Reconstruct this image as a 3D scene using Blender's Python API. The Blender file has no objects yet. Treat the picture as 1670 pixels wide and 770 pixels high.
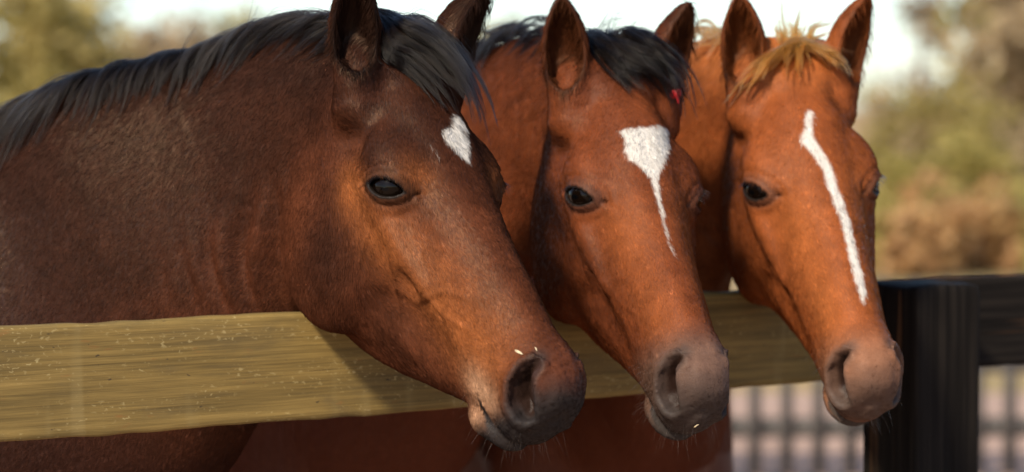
import bpy, math, random
import numpy as np
import openvdb

# ------------------------------------------------------------------ camera
sc = bpy.context.scene
CAM_Z, PITCH, FPX = 1.65, math.radians(2.92), 4116.0
cam_data = bpy.data.cameras.new('camera')
cam = bpy.data.objects.new('camera', cam_data)
sc.collection.objects.link(cam)
cam.location = (0, 0, CAM_Z)
cam.rotation_euler = (math.pi / 2 - PITCH, 0, 0)
cam_data.sensor_width = 36
cam_data.lens = FPX / 1670 * 36
cam_data.clip_end = 2000
cam_data.dof.use_dof = True
cam_data.dof.focus_distance = 3.38
cam_data.dof.aperture_fstop = 2.7
sc.camera = cam
sc.render.resolution_x, sc.render.resolution_y = 1024, 472

# ------------------------------------------------------------------ light
SUN_AZ, SUN_EL = math.radians(-30), math.radians(38)   # azimuth: degrees to the right of "behind the camera"
sun_dir = (math.sin(SUN_AZ) * math.cos(SUN_EL), -math.cos(SUN_AZ) * math.cos(SUN_EL), math.sin(SUN_EL))
world = bpy.data.worlds.new('World')
sc.world = world
world.use_nodes = True
wn = world.node_tree
sky = wn.nodes.new('ShaderNodeTexSky')
sky.sky_type = 'NISHITA'
sky.sun_disc = False
sky.sun_elevation = SUN_EL
sky.sun_rotation = math.atan2(sun_dir[0], sun_dir[1])
sky.air_density, sky.dust_density, sky.ozone_density = 0.95, 0.7, 3.1
wn.nodes['Background'].inputs['Strength'].default_value = 0.115
wn.links.new(sky.outputs[0], wn.nodes['Background'].inputs[0])
sl = bpy.data.lights.new('sun', 'SUN')
sl.energy = 4.1
sl.angle = math.radians(5.5)
sl.color = (1.0, 0.87, 0.68)
sun = bpy.data.objects.new('sun', sl)
sc.collection.objects.link(sun)
from mathutils import Vector, Matrix
sun.rotation_euler = Vector(sun_dir).to_track_quat('Z', 'Y').to_euler()
vs = sc.view_settings
vs.view_transform = 'Standard'
vs.look = 'None'
vs.exposure = 0.88
vs.gamma = 1.0
sc.cycles.use_denoising = True
sc.cycles.max_bounces = 6
sc.cycles.sample_clamp_indirect = 2.0
sc.cycles.sample_clamp_direct = 5.0

# ------------------------------------------------------------------ helpers
rng = np.random.default_rng(7)
random.seed(7)

def px(x, y, Y):
    """world point at depth Y seen at photo pixel (x, y) - used only to lay the place out"""
    yc = (385 - y) / FPX
    zc = 1.0
    # rotate camera ray by pitch
    dy = math.cos(PITCH) * zc + math.sin(PITCH) * yc
    dz = -math.sin(PITCH) * zc + math.cos(PITCH) * yc
    k = Y / dy
    return np.array([(x - 835) / FPX * k, Y, CAM_Z + dz * k])

def norm(v):
    v = np.asarray(v, float)
    return v / np.linalg.norm(v)

def smin(a, b, k):
    h = np.clip(0.5 + 0.5 * (b - a) / k, 0, 1)
    return b + (a - b) * h - k * h * (1 - h)

def smax(a, b, k):
    return -smin(-a, -b, k)

def f_ell(P, c, r):
    q = (P - np.asarray(c, np.float32)) / np.asarray(r, np.float32)
    k0 = np.sqrt((q * q).sum(-1)) + 1e-6
    return (k0 - 1) * min(r) if False else k0 * (k0 - 1) / (np.sqrt(((q / np.asarray(r, np.float32)) ** 2).sum(-1)) + 1e-6)

def f_ellR(P, c, r, ax):
    """ellipsoid in a rotated frame; ax rows are the axes"""
    q = (P - np.asarray(c, np.float32)) @ np.asarray(ax, np.float32).T
    return f_ell(q, (0, 0, 0), r)

def f_cap(P, a, b, r1, r2):
    a = np.asarray(a, np.float32); b = np.asarray(b, np.float32)
    ab = b - a
    t = np.clip(((P - a) @ ab) / (ab @ ab), 0, 1)
    d = P - a - t[:, None] * ab
    return np.sqrt((d * d).sum(-1)) - (r1 + (r2 - r1) * t)

def f_chain(P, pts, rad, k=0.01):
    d = None
    for i in range(len(pts) - 1):
        e = f_cap(P, pts[i], pts[i + 1], rad[i], rad[i + 1])
        d = e if d is None else np.minimum(d, e)
    return d

def spline(pts, n):
    """Catmull-Rom through rows of pts"""
    p = np.asarray(pts, float)
    p = np.vstack([2 * p[0] - p[1], p, 2 * p[-1] - p[-2]])
    out = []
    m = len(p) - 3
    for t in np.linspace(0, m - 1e-6, n):
        i = int(t); f = t - i
        a, b, c, d = p[i:i + 4]
        out.append(.5 * (2 * b + (c - a) * f + (2 * a - 5 * b + 4 * c - d) * f * f + (3 * b - a - 3 * c + d) * f ** 3))
    return np.array(out)

def sweep(C, U, A, B, n=22):
    """tables of a swept ellipse: centres C, depth axes U, half thickness A, half depth B"""
    M = (n - 1) * 12 + 1
    T = np.column_stack([C, U, A, B])
    D = spline(T, M)
    k = np.exp(-.5 * (np.arange(-18, 19) / 7.0) ** 2); k /= k.sum()
    for c in range(3, 8):
        D[:, c] = np.convolve(np.pad(D[:, c], 18, mode='edge'), k, 'valid')
    D = D.astype(np.float32)
    return dict(C=D[::12, :3].copy(), D=D, T=np.gradient(D[:, :3], axis=0).astype(np.float32), n=n, M=M)

def f_sweep(P, sw, sup=2.0):
    C, D, Td, M = sw['C'], sw['D'], sw['T'], sw['M']
    best = np.full(len(P), 1e9, np.float32); g = np.zeros(len(P), np.float32)
    for i in range(len(C) - 1):
        ab = C[i + 1] - C[i]
        t = np.clip(((P - C[i]) @ ab) / (ab @ ab), 0, 1)
        d = P - C[i] - t[:, None] * ab
        dd = (d * d).sum(-1)
        m = dd < best
        best[m] = dd[m]; g[m] = (i + t[m]) * 12
    for _ in range(2):
        g = np.clip(g, 0, M - 1.001); i0 = g.astype(np.int32); fr = (g - i0)[:, None]
        c = D[i0, :3] * (1 - fr) + D[i0 + 1, :3] * fr; tg = Td[i0] * (1 - fr) + Td[i0 + 1] * fr
        g = g + ((P - c) * tg).sum(-1) / (tg * tg).sum(-1) * .8
    g = np.clip(g, 0, M - 1.001); i0 = g.astype(np.int32); fr = (g - i0)[:, None]
    X = D[i0] * (1 - fr) + D[i0 + 1] * fr
    tg = Td[i0] * (1 - fr) + Td[i0 + 1] * fr
    tg = tg / np.sqrt((tg * tg).sum(-1, keepdims=True))
    u = X[:, 3:6]
    u = u - (u * tg).sum(-1, keepdims=True) * tg
    u = u / np.sqrt((u * u).sum(-1, keepdims=True))
    s = np.cross(tg, u)
    d = P - X[:, :3]
    a, b = X[:, 6], X[:, 7]
    x = np.abs((d * s).sum(-1)) / a; y = np.abs((d * u).sum(-1)) / b; z = np.abs((d * tg).sum(-1)) / np.minimum(a, b)
    r = (x ** sup + y ** sup + z ** sup) ** (1 / sup)
    return (r - 1) * np.minimum(a, b)

# ------------------------------------------------------------------ horse head, in head space (u to the nose, v dorsal, w to the right)
HU = [-.08, 0.0, .06, .12, .18, .24, .30, .36, .42, .47, .52, .56, .60, .64]
HT = [-.008, 0.016, .024, .027, .023, .011, .006, .004, .003, .001, -.004, -.010, -.018, -.028]
HB = [-.17, -.220, -.266, -.292, -.300, -.294, -.268, -.228, -.194, -.168, -.150, -.138, -.132, -.128]
HW = [  # half widths at five heights, throat to forehead
    [.03, .050, .060, .064, .050], [.034, .066, .074, .078, .064], [.046, .082, .086, .085, .068], [.050, .090, .092, .096, .086],
    [.050, .090, .094, .100, .088], [.044, .082, .090, .096, .079], [.034, .062, .080, .082, .062], [.030, .050, .066, .067, .050],
    [.034, .048, .057, .058, .045], [.039, .048, .052, .052, .042], [.040, .049, .050, .049, .039], [.038, .047, .047, .046, .035],
    [.034, .043, .044, .042, .032], [.030, .040, .042, .041, .030]]
NU, NT = 240, 48
_u = np.linspace(-.1, .66, NU); _t = np.linspace(0, 1, NT)

def _blur(a, s, axis=0):
    k = np.exp(-.5 * (np.arange(-3 * s, 3 * s + 1) / s) ** 2); k /= k.sum()
    return np.apply_along_axis(lambda x: np.convolve(np.pad(x, len(k) // 2, mode='edge'), k, 'valid'), axis, a)
_top = _blur(np.interp(_u, HU, HT), 6); _bot = _blur(np.interp(_u, HU, HB), 6)
_hw = np.array([np.interp(_u, HU, [r[j] for r in HW]) for j in range(5)]).T
_w = np.array([np.interp(_t, np.linspace(0, 1, 5), r) for r in _hw])
_w = _blur(_blur(_w, 6, 0), 4, 1).astype(np.float32)
HEAD_END = .600

def f_skull(u, v, a):
    top = np.interp(u, _u, _top).astype(np.float32); bot = np.interp(u, _u, _bot).astype(np.float32)
    c = (top + bot) / 2; hd = (top - bot) / 2
    # front: the muzzle closes; the upper lip reaches further than the chin
    e = np.sqrt(np.clip(1 - (np.clip(u - .53, 0, None) / (HEAD_END - .53)) ** 2.4, 1e-3, 1))
    eb = np.sqrt(np.clip(1 - (np.clip(.03 - u, 0, None) / .12) ** 2, 1e-3, 1))
    q = (v - c) / (hd * e * eb)
    tt = np.clip((q + 1) / 2, 0, 1) * (NT - 1); uu = np.clip((u + .1) / .76, 0, 1) * (NU - 1)
    i = np.minimum(uu.astype(np.int32), NU - 2); j = np.minimum(tt.astype(np.int32), NT - 2)
    fu = uu - i; ft = tt - j
    W = (_w[i, j] * (1 - fu) + _w[i + 1, j] * fu) * (1 - ft) + (_w[i, j + 1] * (1 - fu) + _w[i + 1, j + 1] * fu) * ft
    W = W * e * eb
    p = 2.5
    r = ((a / W) ** p + np.abs(q) ** p) ** (1 / p)
    F = (r - 1) * np.minimum(W, hd * e * eb) * .9
    F = np.maximum(F, (u - HEAD_END) * .8)
    return np.maximum(F, (-.09 - u) * .8).astype(np.float32)

EYE = np.array([.206, -.052, .0740]); EYE_R = .0290
EYE_N = norm([.40, .27, .87])                      # looks out to the side, a little ahead and up
_d = np.array([.80, .58, 0.0]); EYE_H = norm(_d - np.dot(_d, EYE_N) * EYE_N)       # along the slit towards the nose
EYE_V = norm(np.cross(EYE_N, EYE_H)); EYE_V = EYE_V if EYE_V[1] > 0 else -EYE_V
NOS = np.array([.563, -.046, .0400]); NOS_N = norm([.42, .12, .90])
_d = np.array([.60, -.80, 0.0]); NOS_A = norm(_d - np.dot(_d, NOS_N) * NOS_N)      # long axis, towards the lip
NOS_B = np.cross(NOS_N, NOS_A); NOS_B = NOS_B if NOS_B[0] > 0 else -NOS_B          # towards the midline

def ear_parts(P, base, axis, opening, L=.17, wd=.034):
    ax = norm(axis); op = norm(np.asarray(opening) - np.dot(opening, ax) * ax); sd = np.cross(ax, op)
    d = P - np.asarray(base, np.float32)
    l = d @ ax.astype(np.float32); o = d @ op.astype(np.float32); s = np.abs(d @ sd.astype(np.float32))
    k = l / L
    ks = [-.3, -.1, .1, .25, .42, .58, .72, .84, .93, 1.0, 1.1]
    w = np.interp(k, ks, np.array([.70, .74, .82, .93, 1.0, .95, .80, .58, .36, .14, .02]) * wd).astype(np.float32)
    lean = .014 * np.sin(np.clip(k, 0, 1) * np.pi)     # the back of the ear bows
    oo = o + lean
    outer = (np.sqrt((s / w) ** 2 + (oo / (w * .90)) ** 2) - 1) * w * .8
    outer = smax(outer, np.maximum(l - L, -.03 - l), .004)
    wi = np.maximum(w - .0065, .0008)
    op_in = .62 * w - .30 * w * np.clip((.45 - k) / .35, 0, 1)       # the cup closes towards the base
    wi = wi * np.clip((k - .02) / .22, .05, 1) ** .6
    inner = (np.sqrt((s / wi) ** 2 + ((oo - op_in) / (wi * 1.25)) ** 2) - 1) * wi * .8
    inner = np.maximum(inner, (.012 - l) * .7)
    return outer, inner, k

def f_ear(*a):
    o, i, _ = ear_parts(*a)
    return smax(o, -i, .004)

def f_head(H, ears, jaw=0.0, wide=1.0, dish=0.0, vein=1.0, vshift=0.0):
    """H: points in head space; jaw deepens the jowl"""
    H = H.astype(np.float32)
    if wide != 1.0 or dish:
        g = np.exp(-((H[:, 0] - .34) / .10) ** 2) * np.clip((H[:, 1] + .10) / .08, 0, 1)
        H = np.stack([H[:, 0], H[:, 1] + dish * g, H[:, 2] / (1 + (wide - 1) * np.clip((H[:, 0] - .02) / .1, 0, 1))], 1)
    if jaw:
        t = np.clip((-.09 - H[:, 1]) / .12, 0, 1); t = t * t * (3 - 2 * t)
        t = t * np.clip((.56 - H[:, 0]) / .2, 0, 1)
        H = np.stack([H[:, 0] + jaw * .25 * t * np.clip((.2 - H[:, 0]) / .2, -1, 1), H[:, 1] + jaw * t, H[:, 2]], 1)
    u, v, w = H[:, 0], H[:, 1], H[:, 2]
    a = np.abs(w)
    S = np.stack([u, v, a], 1)
    F = f_skull(u, v, a)
    F = smin(F, f_ell(S, (.182, -.040, .074), (.052, .030, .031)), .030)      # rim over the eye
    F = smin(F, f_ell(S, (.168, -.188, .060), (.115, .112, .036)), .030)      # cheek muscle
    F = smin(F, f_cap(S, (.250, -.085, .080), (.345, -.096, .063), .0145, .0095), .016)   # facial crest
    F = smin(F, f_cap(S, (.225, -.082, .084), (.12, -.070, .080), .012, .012), .020)   # arch behind the eye
    F = smax(F, -f_ell(S, (.104, -.062, .112), (.038, .028, .029)), .020)     # hollow above the eye
    F = smax(F, -f_ell(S, (.335, -.045, .088), (.070, .024, .018)), .025)      # dip in front of the eye
    F = smax(F, -f_ell(S, (.40, -.135, .078), (.085, .020, .024)), .028)      # groove of the cheek
    F = smax(F, -f_ell(S, (.335, -.112, .082), (.030, .009, .014)), .010)     # pit under the end of the crest
    F = smax(F, -f_ell(S, (.302, -.225, .092), (.022, .070, .024)), .028)     # front edge of the cheek muscle
    for pts in ([(.28, -.105, 0), (.31, -.128, 0), (.345, -.120, 0), (.36, -.098, 0), (.40, -.092, 0), (.44, -.070, 0), (.47, -.075, 0)],
                [(.31, -.128, 0), (.345, -.155, 0), (.38, -.175, 0)], [(.36, -.098, 0), (.375, -.070, 0), (.40, -.050, 0)],
                [(.235, -.110, 0), (.26, -.155, 0), (.29, -.200, 0)]):
        dv = f_chain(np.stack([u + vshift, v - .6 * vshift, 0 * u], 1), pts, [0.0] * len(pts))
        F = F - .0024 * vein * np.exp(-(dv / .0040) ** 2) * (a > .03)
    # muzzle
    F = smin(F, f_ell(S, (.542, -.052, .016), (.058, .046, .030)), .022)      # nostril flare
    F = smin(F, f_ell(S, (.562, -.090, .0), (.041, .042, .042)), .020)        # upper lip
    F = smin(F, f_ell(S, (.541, -.144, .0), (.041, .019, .038)), .006)       # lower lip
    F = smin(F, f_ell(S, (.520, -.157, .0), (.032, .019, .031)), .014)       # chin
    F = smin(F, f_ell(S, (.548, -.036, .0), (.050, .030, .030)), .020)        # bridge between the nostrils
    # mouth slit
    ml = [(.500, -.122, .066), (.522, -.131, .061), (.552, -.135, .056), (.585, -.134, .046), (.618, -.131, .020), (.635, -.131, -.01)]
    F = smax(F, -f_chain(S, ml, [.0025, .0050, .0058, .0058, .0055, .0055]), .006)
    # nostril: a comma, wide below, hooked above, with a raised rim and the fold inside
    d = S - NOS.astype(np.float32)
    p = d @ NOS_A.astype(np.float32); q = d @ NOS_B.astype(np.float32); n = d @ NOS_N.astype(np.float32)
    Z = np.zeros_like(p)
    path = [(-.037, .007, 0), (-.024, -.002, 0), (-.006, -.004, 0), (.013, -.001, 0), (.026, .005, 0)]
    c2 = f_chain(np.stack([p, q, Z], 1), path, [.0060, .0105, .0150, .0160, .0110])
    rr = .0082 * np.clip((p + .050) / .030, .2, 1) * np.clip(1 - (q - .002) / .026, .35, 1)
    near = np.clip((n + .03) / .02, 0, 1)
    rim = np.sqrt((c2 - .0070) ** 2 + F ** 2) - rr + (1 - near) * .05
    F = smin(F, rim, .013)
    cav = np.maximum(c2 + np.clip(-n - .002, 0, None) * .70, -n - .030)
    fold = f_cap(S - 0, NOS + NOS_A * -.026 + NOS_B * .011 - NOS_N * .003, NOS + NOS_A * .008 + NOS_B * .012 - NOS_N * .009, .0075, .0085)
    cav = smax(cav, -fold, .004)
    F = smax(F, -cav, .009)
    mz = np.clip((u - .47) / .06, 0, 1)
    F = F + mz * .0007 * (np.sin(u * 520 + 3 * np.sin(v * 150)) * np.sin(v * 610 + a * 300) + .7 * np.sin(a * 700 + u * 200) * np.sin(v * 330))
    wr = np.exp(-((u - .520) / .035) ** 2 - ((v + .135) / .020) ** 2)
    F = F + wr * .0016 * np.sin(u * 900 + v * 500)
    # eye: lids bulge, then an almond is cut
    F = smin(F, f_ell(S, EYE, (EYE_R + .0032,) * 3), .018)
    d = S - EYE.astype(np.float32)
    h = d @ EYE_H.astype(np.float32); vv = d @ EYE_V.astype(np.float32); n = d @ EYE_N.astype(np.float32)
    hw, up, dn = .0272, .0126, .0104
    ru = (hw * hw + up * up) / (2 * up); rd = (hw * hw + dn * dn) / (2 * dn)
    alm = np.maximum(np.sqrt(h * h + (vv + ru - up) ** 2) - ru, np.sqrt(h * h + (vv - rd + dn) ** 2) - rd)
    sph = np.sqrt((d * d).sum(-1)) - EYE_R
    ring = np.sqrt((alm - .0030) ** 2 + (sph - .0015) ** 2) - .0036            # thick lid edge
    F = smin(F, ring, .004)
    for fa, fr_ in ((.0110, .0017), (.0190, .0010)):                            # creases over the upper lid, one below the eye
        fold = np.sqrt((alm - fa) ** 2 + np.clip(F, -.004, .004) ** 2) - fr_
        F = smax(F, -np.where(vv > -.004, fold, .05).astype(np.float32), .006)
    fold = np.sqrt((alm - .0115) ** 2 + np.clip(F, -.004, .004) ** 2) - .0012
    F = smax(F, -np.where((vv < .002) & (n > 0), fold, .05).astype(np.float32), .006)
    F = smax(F, -np.maximum(alm, .004 - n), .002)
    F = smin(F, f_ell(S, (.000, -.002, .030), (.050, .024, .058)), .030)       # poll between the ears
    # ears
    for (b, ax, op, L, wd) in ears:
        e = f_ear(H, b, ax, op, L, wd)
        bb = np.asarray(b); axn = norm(ax); on = norm(op)
        F = smin(F, f_cap(H, bb - axn * .030, bb + axn * .004 - on * .006, .030, .020), .030)
        F = smin(F, e, .012)
    return F

HEADS = {}
for _k, _t, _R, _g in (  # head frames: poll, columns (to the nose, dorsal, to the horse's right), size
        (1, (-.1668, 3.6198, 1.7252), ((0.4143, 0.5011, -0.7597), (-0.5596, -0.5181, -0.6469), (-0.7178, 0.6931, 0.0658)), .972),
        (2, (.1562, 3.9039, 1.703), ((0.206, 0.2637, -0.9424), (-0.6789, -0.6551, -0.3317), (-0.7048, 0.7081, 0.0441)), .964),
        (3, (.4456, 4.0523, 1.7209), ((0.1487, 0.1116, -0.9826), (-0.6419, -0.7449, -0.1818), (-0.7522, 0.6578, -0.0392)), .965)):
    HEADS[_k] = (np.array([_t[0] * _g, _t[1] * _g, CAM_Z + (_t[2] - CAM_Z) * _g]), np.array(_R), 1.03 * _g)
from concurrent.futures import ThreadPoolExecutor

def axis_lines(lo, hi, f0, f1, fine, grow=1.12, cmax=.03):
    """grid lines: fine spacing in [f0, f1], growing outside to reach lo and hi"""
    mid = list(np.arange(f0, f1 + fine, fine))
    s = fine; a = mid[0]
    left = []
    while a > lo:
        s = min(s * grow, cmax); a -= s; left.append(a)
    s = fine; b = mid[-1]
    right = []
    while b < hi:
        s = min(s * grow, cmax); b += s; right.append(b)
    L = np.array(left[::-1] + mid + right)
    n = (-len(L)) % 8
    if n:
        L = np.concatenate([L, L[-1] + np.arange(1, n + 1) * (L[-1] - L[-2])])
    return L.astype(np.float32)

def mesh_field(func, gx, gy, gz, safety=1.6):
    """zero surface of func on a stretched grid -> verts, quads; only blocks near the surface are evaluated"""
    K = 8
    nb = [len(g) // K for g in (gx, gy, gz)]
    cen, hal = [], []
    for g in (gx, gy, gz):
        b = g.reshape(-1, K)
        nxt = np.append(b[1:, 0], b[-1, -1])
        cen.append((b[:, 0] + nxt) / 2); hal.append((nxt - b[:, 0]) / 2)
    CX, CY, CZ = np.meshgrid(*cen, indexing='ij'); HX, HY, HZ = np.meshgrid(*hal, indexing='ij')
    half = np.sqrt(HX ** 2 + HY ** 2 + HZ ** 2).ravel()
    pts = np.stack([CX.ravel(), CY.ravel(), CZ.ravel()], 1).astype(np.float32)
    F = np.concatenate([func(pts[i:i + 200000]) for i in range(0, len(pts), 200000)])
    act = np.abs(F) < safety * half + .004
    big = np.where(F > 0, .05, -.05).astype(np.float32).reshape(nb)
    D = np.repeat(np.repeat(np.repeat(big, K, 0), K, 1), K, 2)
    idx = np.argwhere(act.reshape(nb))
    ar = np.arange(K)
    def job(s):
        ii = idx[s:s + 300]
        X = gx[ii[:, 0, None] * K + ar]; Y = gy[ii[:, 1, None] * K + ar]; Z = gz[ii[:, 2, None] * K + ar]
        n = len(ii)
        p = np.empty((n, K, K, K, 3), np.float32)
        p[..., 0] = X[:, :, None, None]; p[..., 1] = Y[:, None, :, None]; p[..., 2] = Z[:, None, None, :]
        v = func(p.reshape(-1, 3)).reshape(n, K, K, K)
        for q, (i, j, k) in enumerate(ii):
            D[i * K:i * K + K, j * K:j * K + K, k * K:k * K + K] = v[q]
    with ThreadPoolExecutor(4) as ex:
        list(ex.map(job, range(0, len(idx), 300)))
    g = openvdb.FloatGrid(1.0)
    g.copyFromArray(D)
    V, Q = g.convertToQuads(0.0)
    del D, g
    V = np.stack([np.interp(V[:, i], np.arange(len(G)), G) for i, G in enumerate((gx, gy, gz))], 1)
    return V, Q

def make_mesh(name, V, Q, smooth=True):
    me = bpy.data.meshes.new(name)
    me.vertices.add(len(V)); me.vertices.foreach_set('co', np.asarray(V, np.float32).ravel())
    n = Q.shape[1]
    me.loops.add(Q.size); me.loops.foreach_set('vertex_index', np.asarray(Q, np.int32).ravel())
    me.polygons.add(len(Q)); me.polygons.foreach_set('loop_start', np.arange(0, Q.size, n, dtype=np.int32))
    me.update(calc_edges=True)
    if smooth:
        me.polygons.foreach_set('use_smooth', np.ones(len(Q), bool))
    return me

# ------------------------------------------------------------------ horses
def head_space(k, P):
    t, R, s = HEADS[k]
    return ((P - t) @ R / s).astype(np.float32)

def head_world(k, H):
    t, R, s = HEADS[k]
    return np.asarray(H, float) @ R.T * s + t

EAR0 = (.044, -.020, .078)
SPEC = {
    1: dict(neck=[((520, 215), 3.615, .062, .158), ((405, 312), 3.70, .092, .222), ((255, 415), 3.75, .112, .285), ((60, 550), 3.84, .15, .35)],
            back=(-1.0, .16), chest=((-10, 640), 3.86), jaw=.028, shape=(1.0, 0.0, .6, 0.0),
            ears=[(EAR0, (-.66, .74, .12), (.80, .50, .50), .155, .035), ((.044, -.020, -.078), (-.60, .74, -.34), (.80, .50, -.50), .168, .039)]),
    2: dict(neck=[((890, 215), 3.95, .062, .155), ((785, 300), 4.12, .090, .195), ((690, 420), 4.34, .112, .245), ((620, 560), 4.52, .15, .30)],
            back=(-.66, .75), chest=((600, 660), 4.50), jaw=.012, shape=(.97, .004, .45, .018),
            ears=[(EAR0, (-.66, .74, .12), (.80, .50, .42), .155, .035), ((.044, -.020, -.078), (-.62, .78, -.17), (.80, .50, -.42), .160, .036)]),
    3: dict(neck=[((1165, 225), 4.11, .060, .165), ((1105, 315), 4.26, .092, .235), ((1075, 435), 4.46, .112, .28), ((1045, 560), 4.68, .15, .29)],
            back=(-.38, .92), chest=((1035, 660), 4.68), jaw=.012, shape=(.985, -.004, .3, -.02),
            ears=[(EAR0, (-.66, .74, .06), (.80, .50, .40), .155, .035), ((.044, -.020, -.078), (-.66, .74, -.28), (.80, .50, -.42), .155, .034)])}

class Horse:
    def __init__(self, k):
        sp = SPEC[k]
        self.k, self.sp = k, sp
        t, R, s = HEADS[k]
        C = [head_world(k, (.045, -.105, 0))]; A = [.062]; B = [.105]; U = [norm(R[:, 1] - .5 * R[:, 0])]
        for (p, Y, a, b) in sp['neck']:
            C.append(px(p[0], p[1], Y)); A.append(a); B.append(b); U.append(None)
        back = norm([sp['back'][0], sp['back'][1], 0])
        self.back = back; self.right = np.array([back[1], -back[0], 0])     # facing -back, right hand side
        ch = px(sp['chest'][0][0], sp['chest'][0][1], sp['chest'][1])
        C.append(ch + back * .30 + np.array([0, 0, .10])); A.append(.20); B.append(.33); U.append(None)
        C = np.array(C)
        tan = np.gradient(C, axis=0)
        for i in range(len(C)):
            if U[i] is None:
                tg = norm(tan[i]); up = np.array([0, 0, 1.0]); U[i] = norm(up - np.dot(up, tg) * tg)
        self.neck = sweep(C, np.array(U), A, B)
        self.chest = ch
        # trunk
        bx = lambda x, z, w=0.0: np.array([ch[0], ch[1], 0]) + back * x + self.right * w + np.array([0, 0, z])
        self.bx = bx
        T = [(.02, 1.14, .13, .17), (.16, 1.16, .21, .28), (.45, 1.13, .26, .31), (.80, 1.13, .285, .30), (1.10, 1.19, .27, .27), (1.34, 1.24, .23, .24), (1.48, 1.22, .14, .17)]
        self.trunk = sweep([bx(x, z) for x, z, _, _ in T], np.tile([0, 0, 1.0], (len(T), 1)), [a for _, _, a, _ in T], [b for _, _, _, b in T], 14)

    def field(self, P):
        k = self.k
        out = np.full(len(P), 1.0, np.float32)
        H = head_space(k, P)
        s = HEADS[k][2]
        near = ((H[:, 0] > -.25) & (H[:, 0] < .75) & (np.abs(H[:, 1] + .08) < .36) & (np.abs(H[:, 2]) < .28))
        nk = f_sweep(P, self.neck, 2.2)
        # loose folds of skin behind the jowl
        q = H[:, 0] * .414 + H[:, 1] * .501
        m = np.exp(-((H[:, 0] - .065) / .060) ** 2 - ((H[:, 1] + .33) / .085) ** 2)
        nk = nk + ((.0062 if k == 1 else .0015) * m * np.sin(q * 250 + 2 * np.sin(H[:, 1] * 30))).astype(np.float32)
        F = nk
        far = ((P - self.bx(0, 1.1)) @ self.back) > -.40
        if far.any():
            F[far] = smin(F[far], f_sweep(P[far], self.trunk, 2.3), .10)
        if near.any():
            hd = f_head(H[near], self.sp['ears'], self.sp['jaw'], *self.sp['shape']) * s
            F[near] = smin(F[near], hd, .010)
        low = (P[:, 2] < 1.5)
        if low.any():
            p = P[low]; f = F[low]; b = self.bx
            for sd in (-1, 1):
                f = smin(f, f_chain(p, [b(.16, 1.22, sd * .15), b(.10, .92, sd * .15), b(.12, .80, sd * .14)], [.11, .10, .085]), .06)
                f = smin(f, f_chain(p, [b(.12, .85, sd * .14), b(.11, .50, sd * .125), b(.11, .44, sd * .125), b(.13, .16, sd * .125), b(.10, .07, sd * .125), b(.09, .02, sd * .125)], [.085, .043, .040, .031, .040, .055]), .03)
                f = smin(f, f_chain(p, [b(1.28, 1.15, sd * .13), b(1.16, .86, sd * .15), b(1.24, .75, sd * .15)], [.17, .125, .09]), .06)
                f = smin(f, f_chain(p, [b(1.22, .80, sd * .15), b(1.50, .54, sd * .14), b(1.45, .16, sd * .14), b(1.40, .07, sd * .14), b(1.39, .02, sd * .14)], [.10, .048, .034, .042, .055]), .03)
            F[low] = np.maximum(f, .003 - p[:, 2])
        wz = f_chain(P, [self.bx(.10, 1.36), self.bx(.36, 1.42), self.bx(.75, 1.36)], [.05, .055, .05])
        F = smin(F, wz, .12)
        return F

    def build_mesh(self, fine):
        hp = np.array([head_world(self.k, h) for h in ((.62, -.05, 0), (0, 0, .1), (0, 0, -.1), (.2, -.32, .1), (-.1, .12, .1), (-.1, .12, -.1), (.6, -.17, 0))])
        f0 = hp.min(0) - .03; f1 = hp.max(0) + .02
        if self.k == 1:
            f0[0] = min(f0[0], -.62)
        else:
            f0[0] -= .06
        f1[1] += .08
        legs = np.array([self.bx(x, 0, w) for x in (-.2, 1.8) for w in (-.4, .4)])
        lo = np.minimum(f0, legs.min(0)); hi = np.maximum(f1, legs.max(0)); lo[2] = -.06
        g = [axis_lines(lo[i], hi[i], f0[i], f1[i], fine, 1.10, .022) for i in range(3)]
        return mesh_field(self.field, *g)

from mathutils.kdtree import KDTree
# ------------------------------------------------------------------ materials
def new_mat(name):
    m = bpy.data.materials.new(name)
    m.use_nodes = True
    nt = m.node_tree
    return m, nt, nt.nodes['Principled BSDF']

def node(nt, t, **kw):
    n = nt.nodes.new(t)
    for k, v in kw.items():
        if hasattr(n, k):
            setattr(n, k, v)
        else:
            n.inputs[k.replace('_', ' ')].default_value = v
    return n

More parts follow.
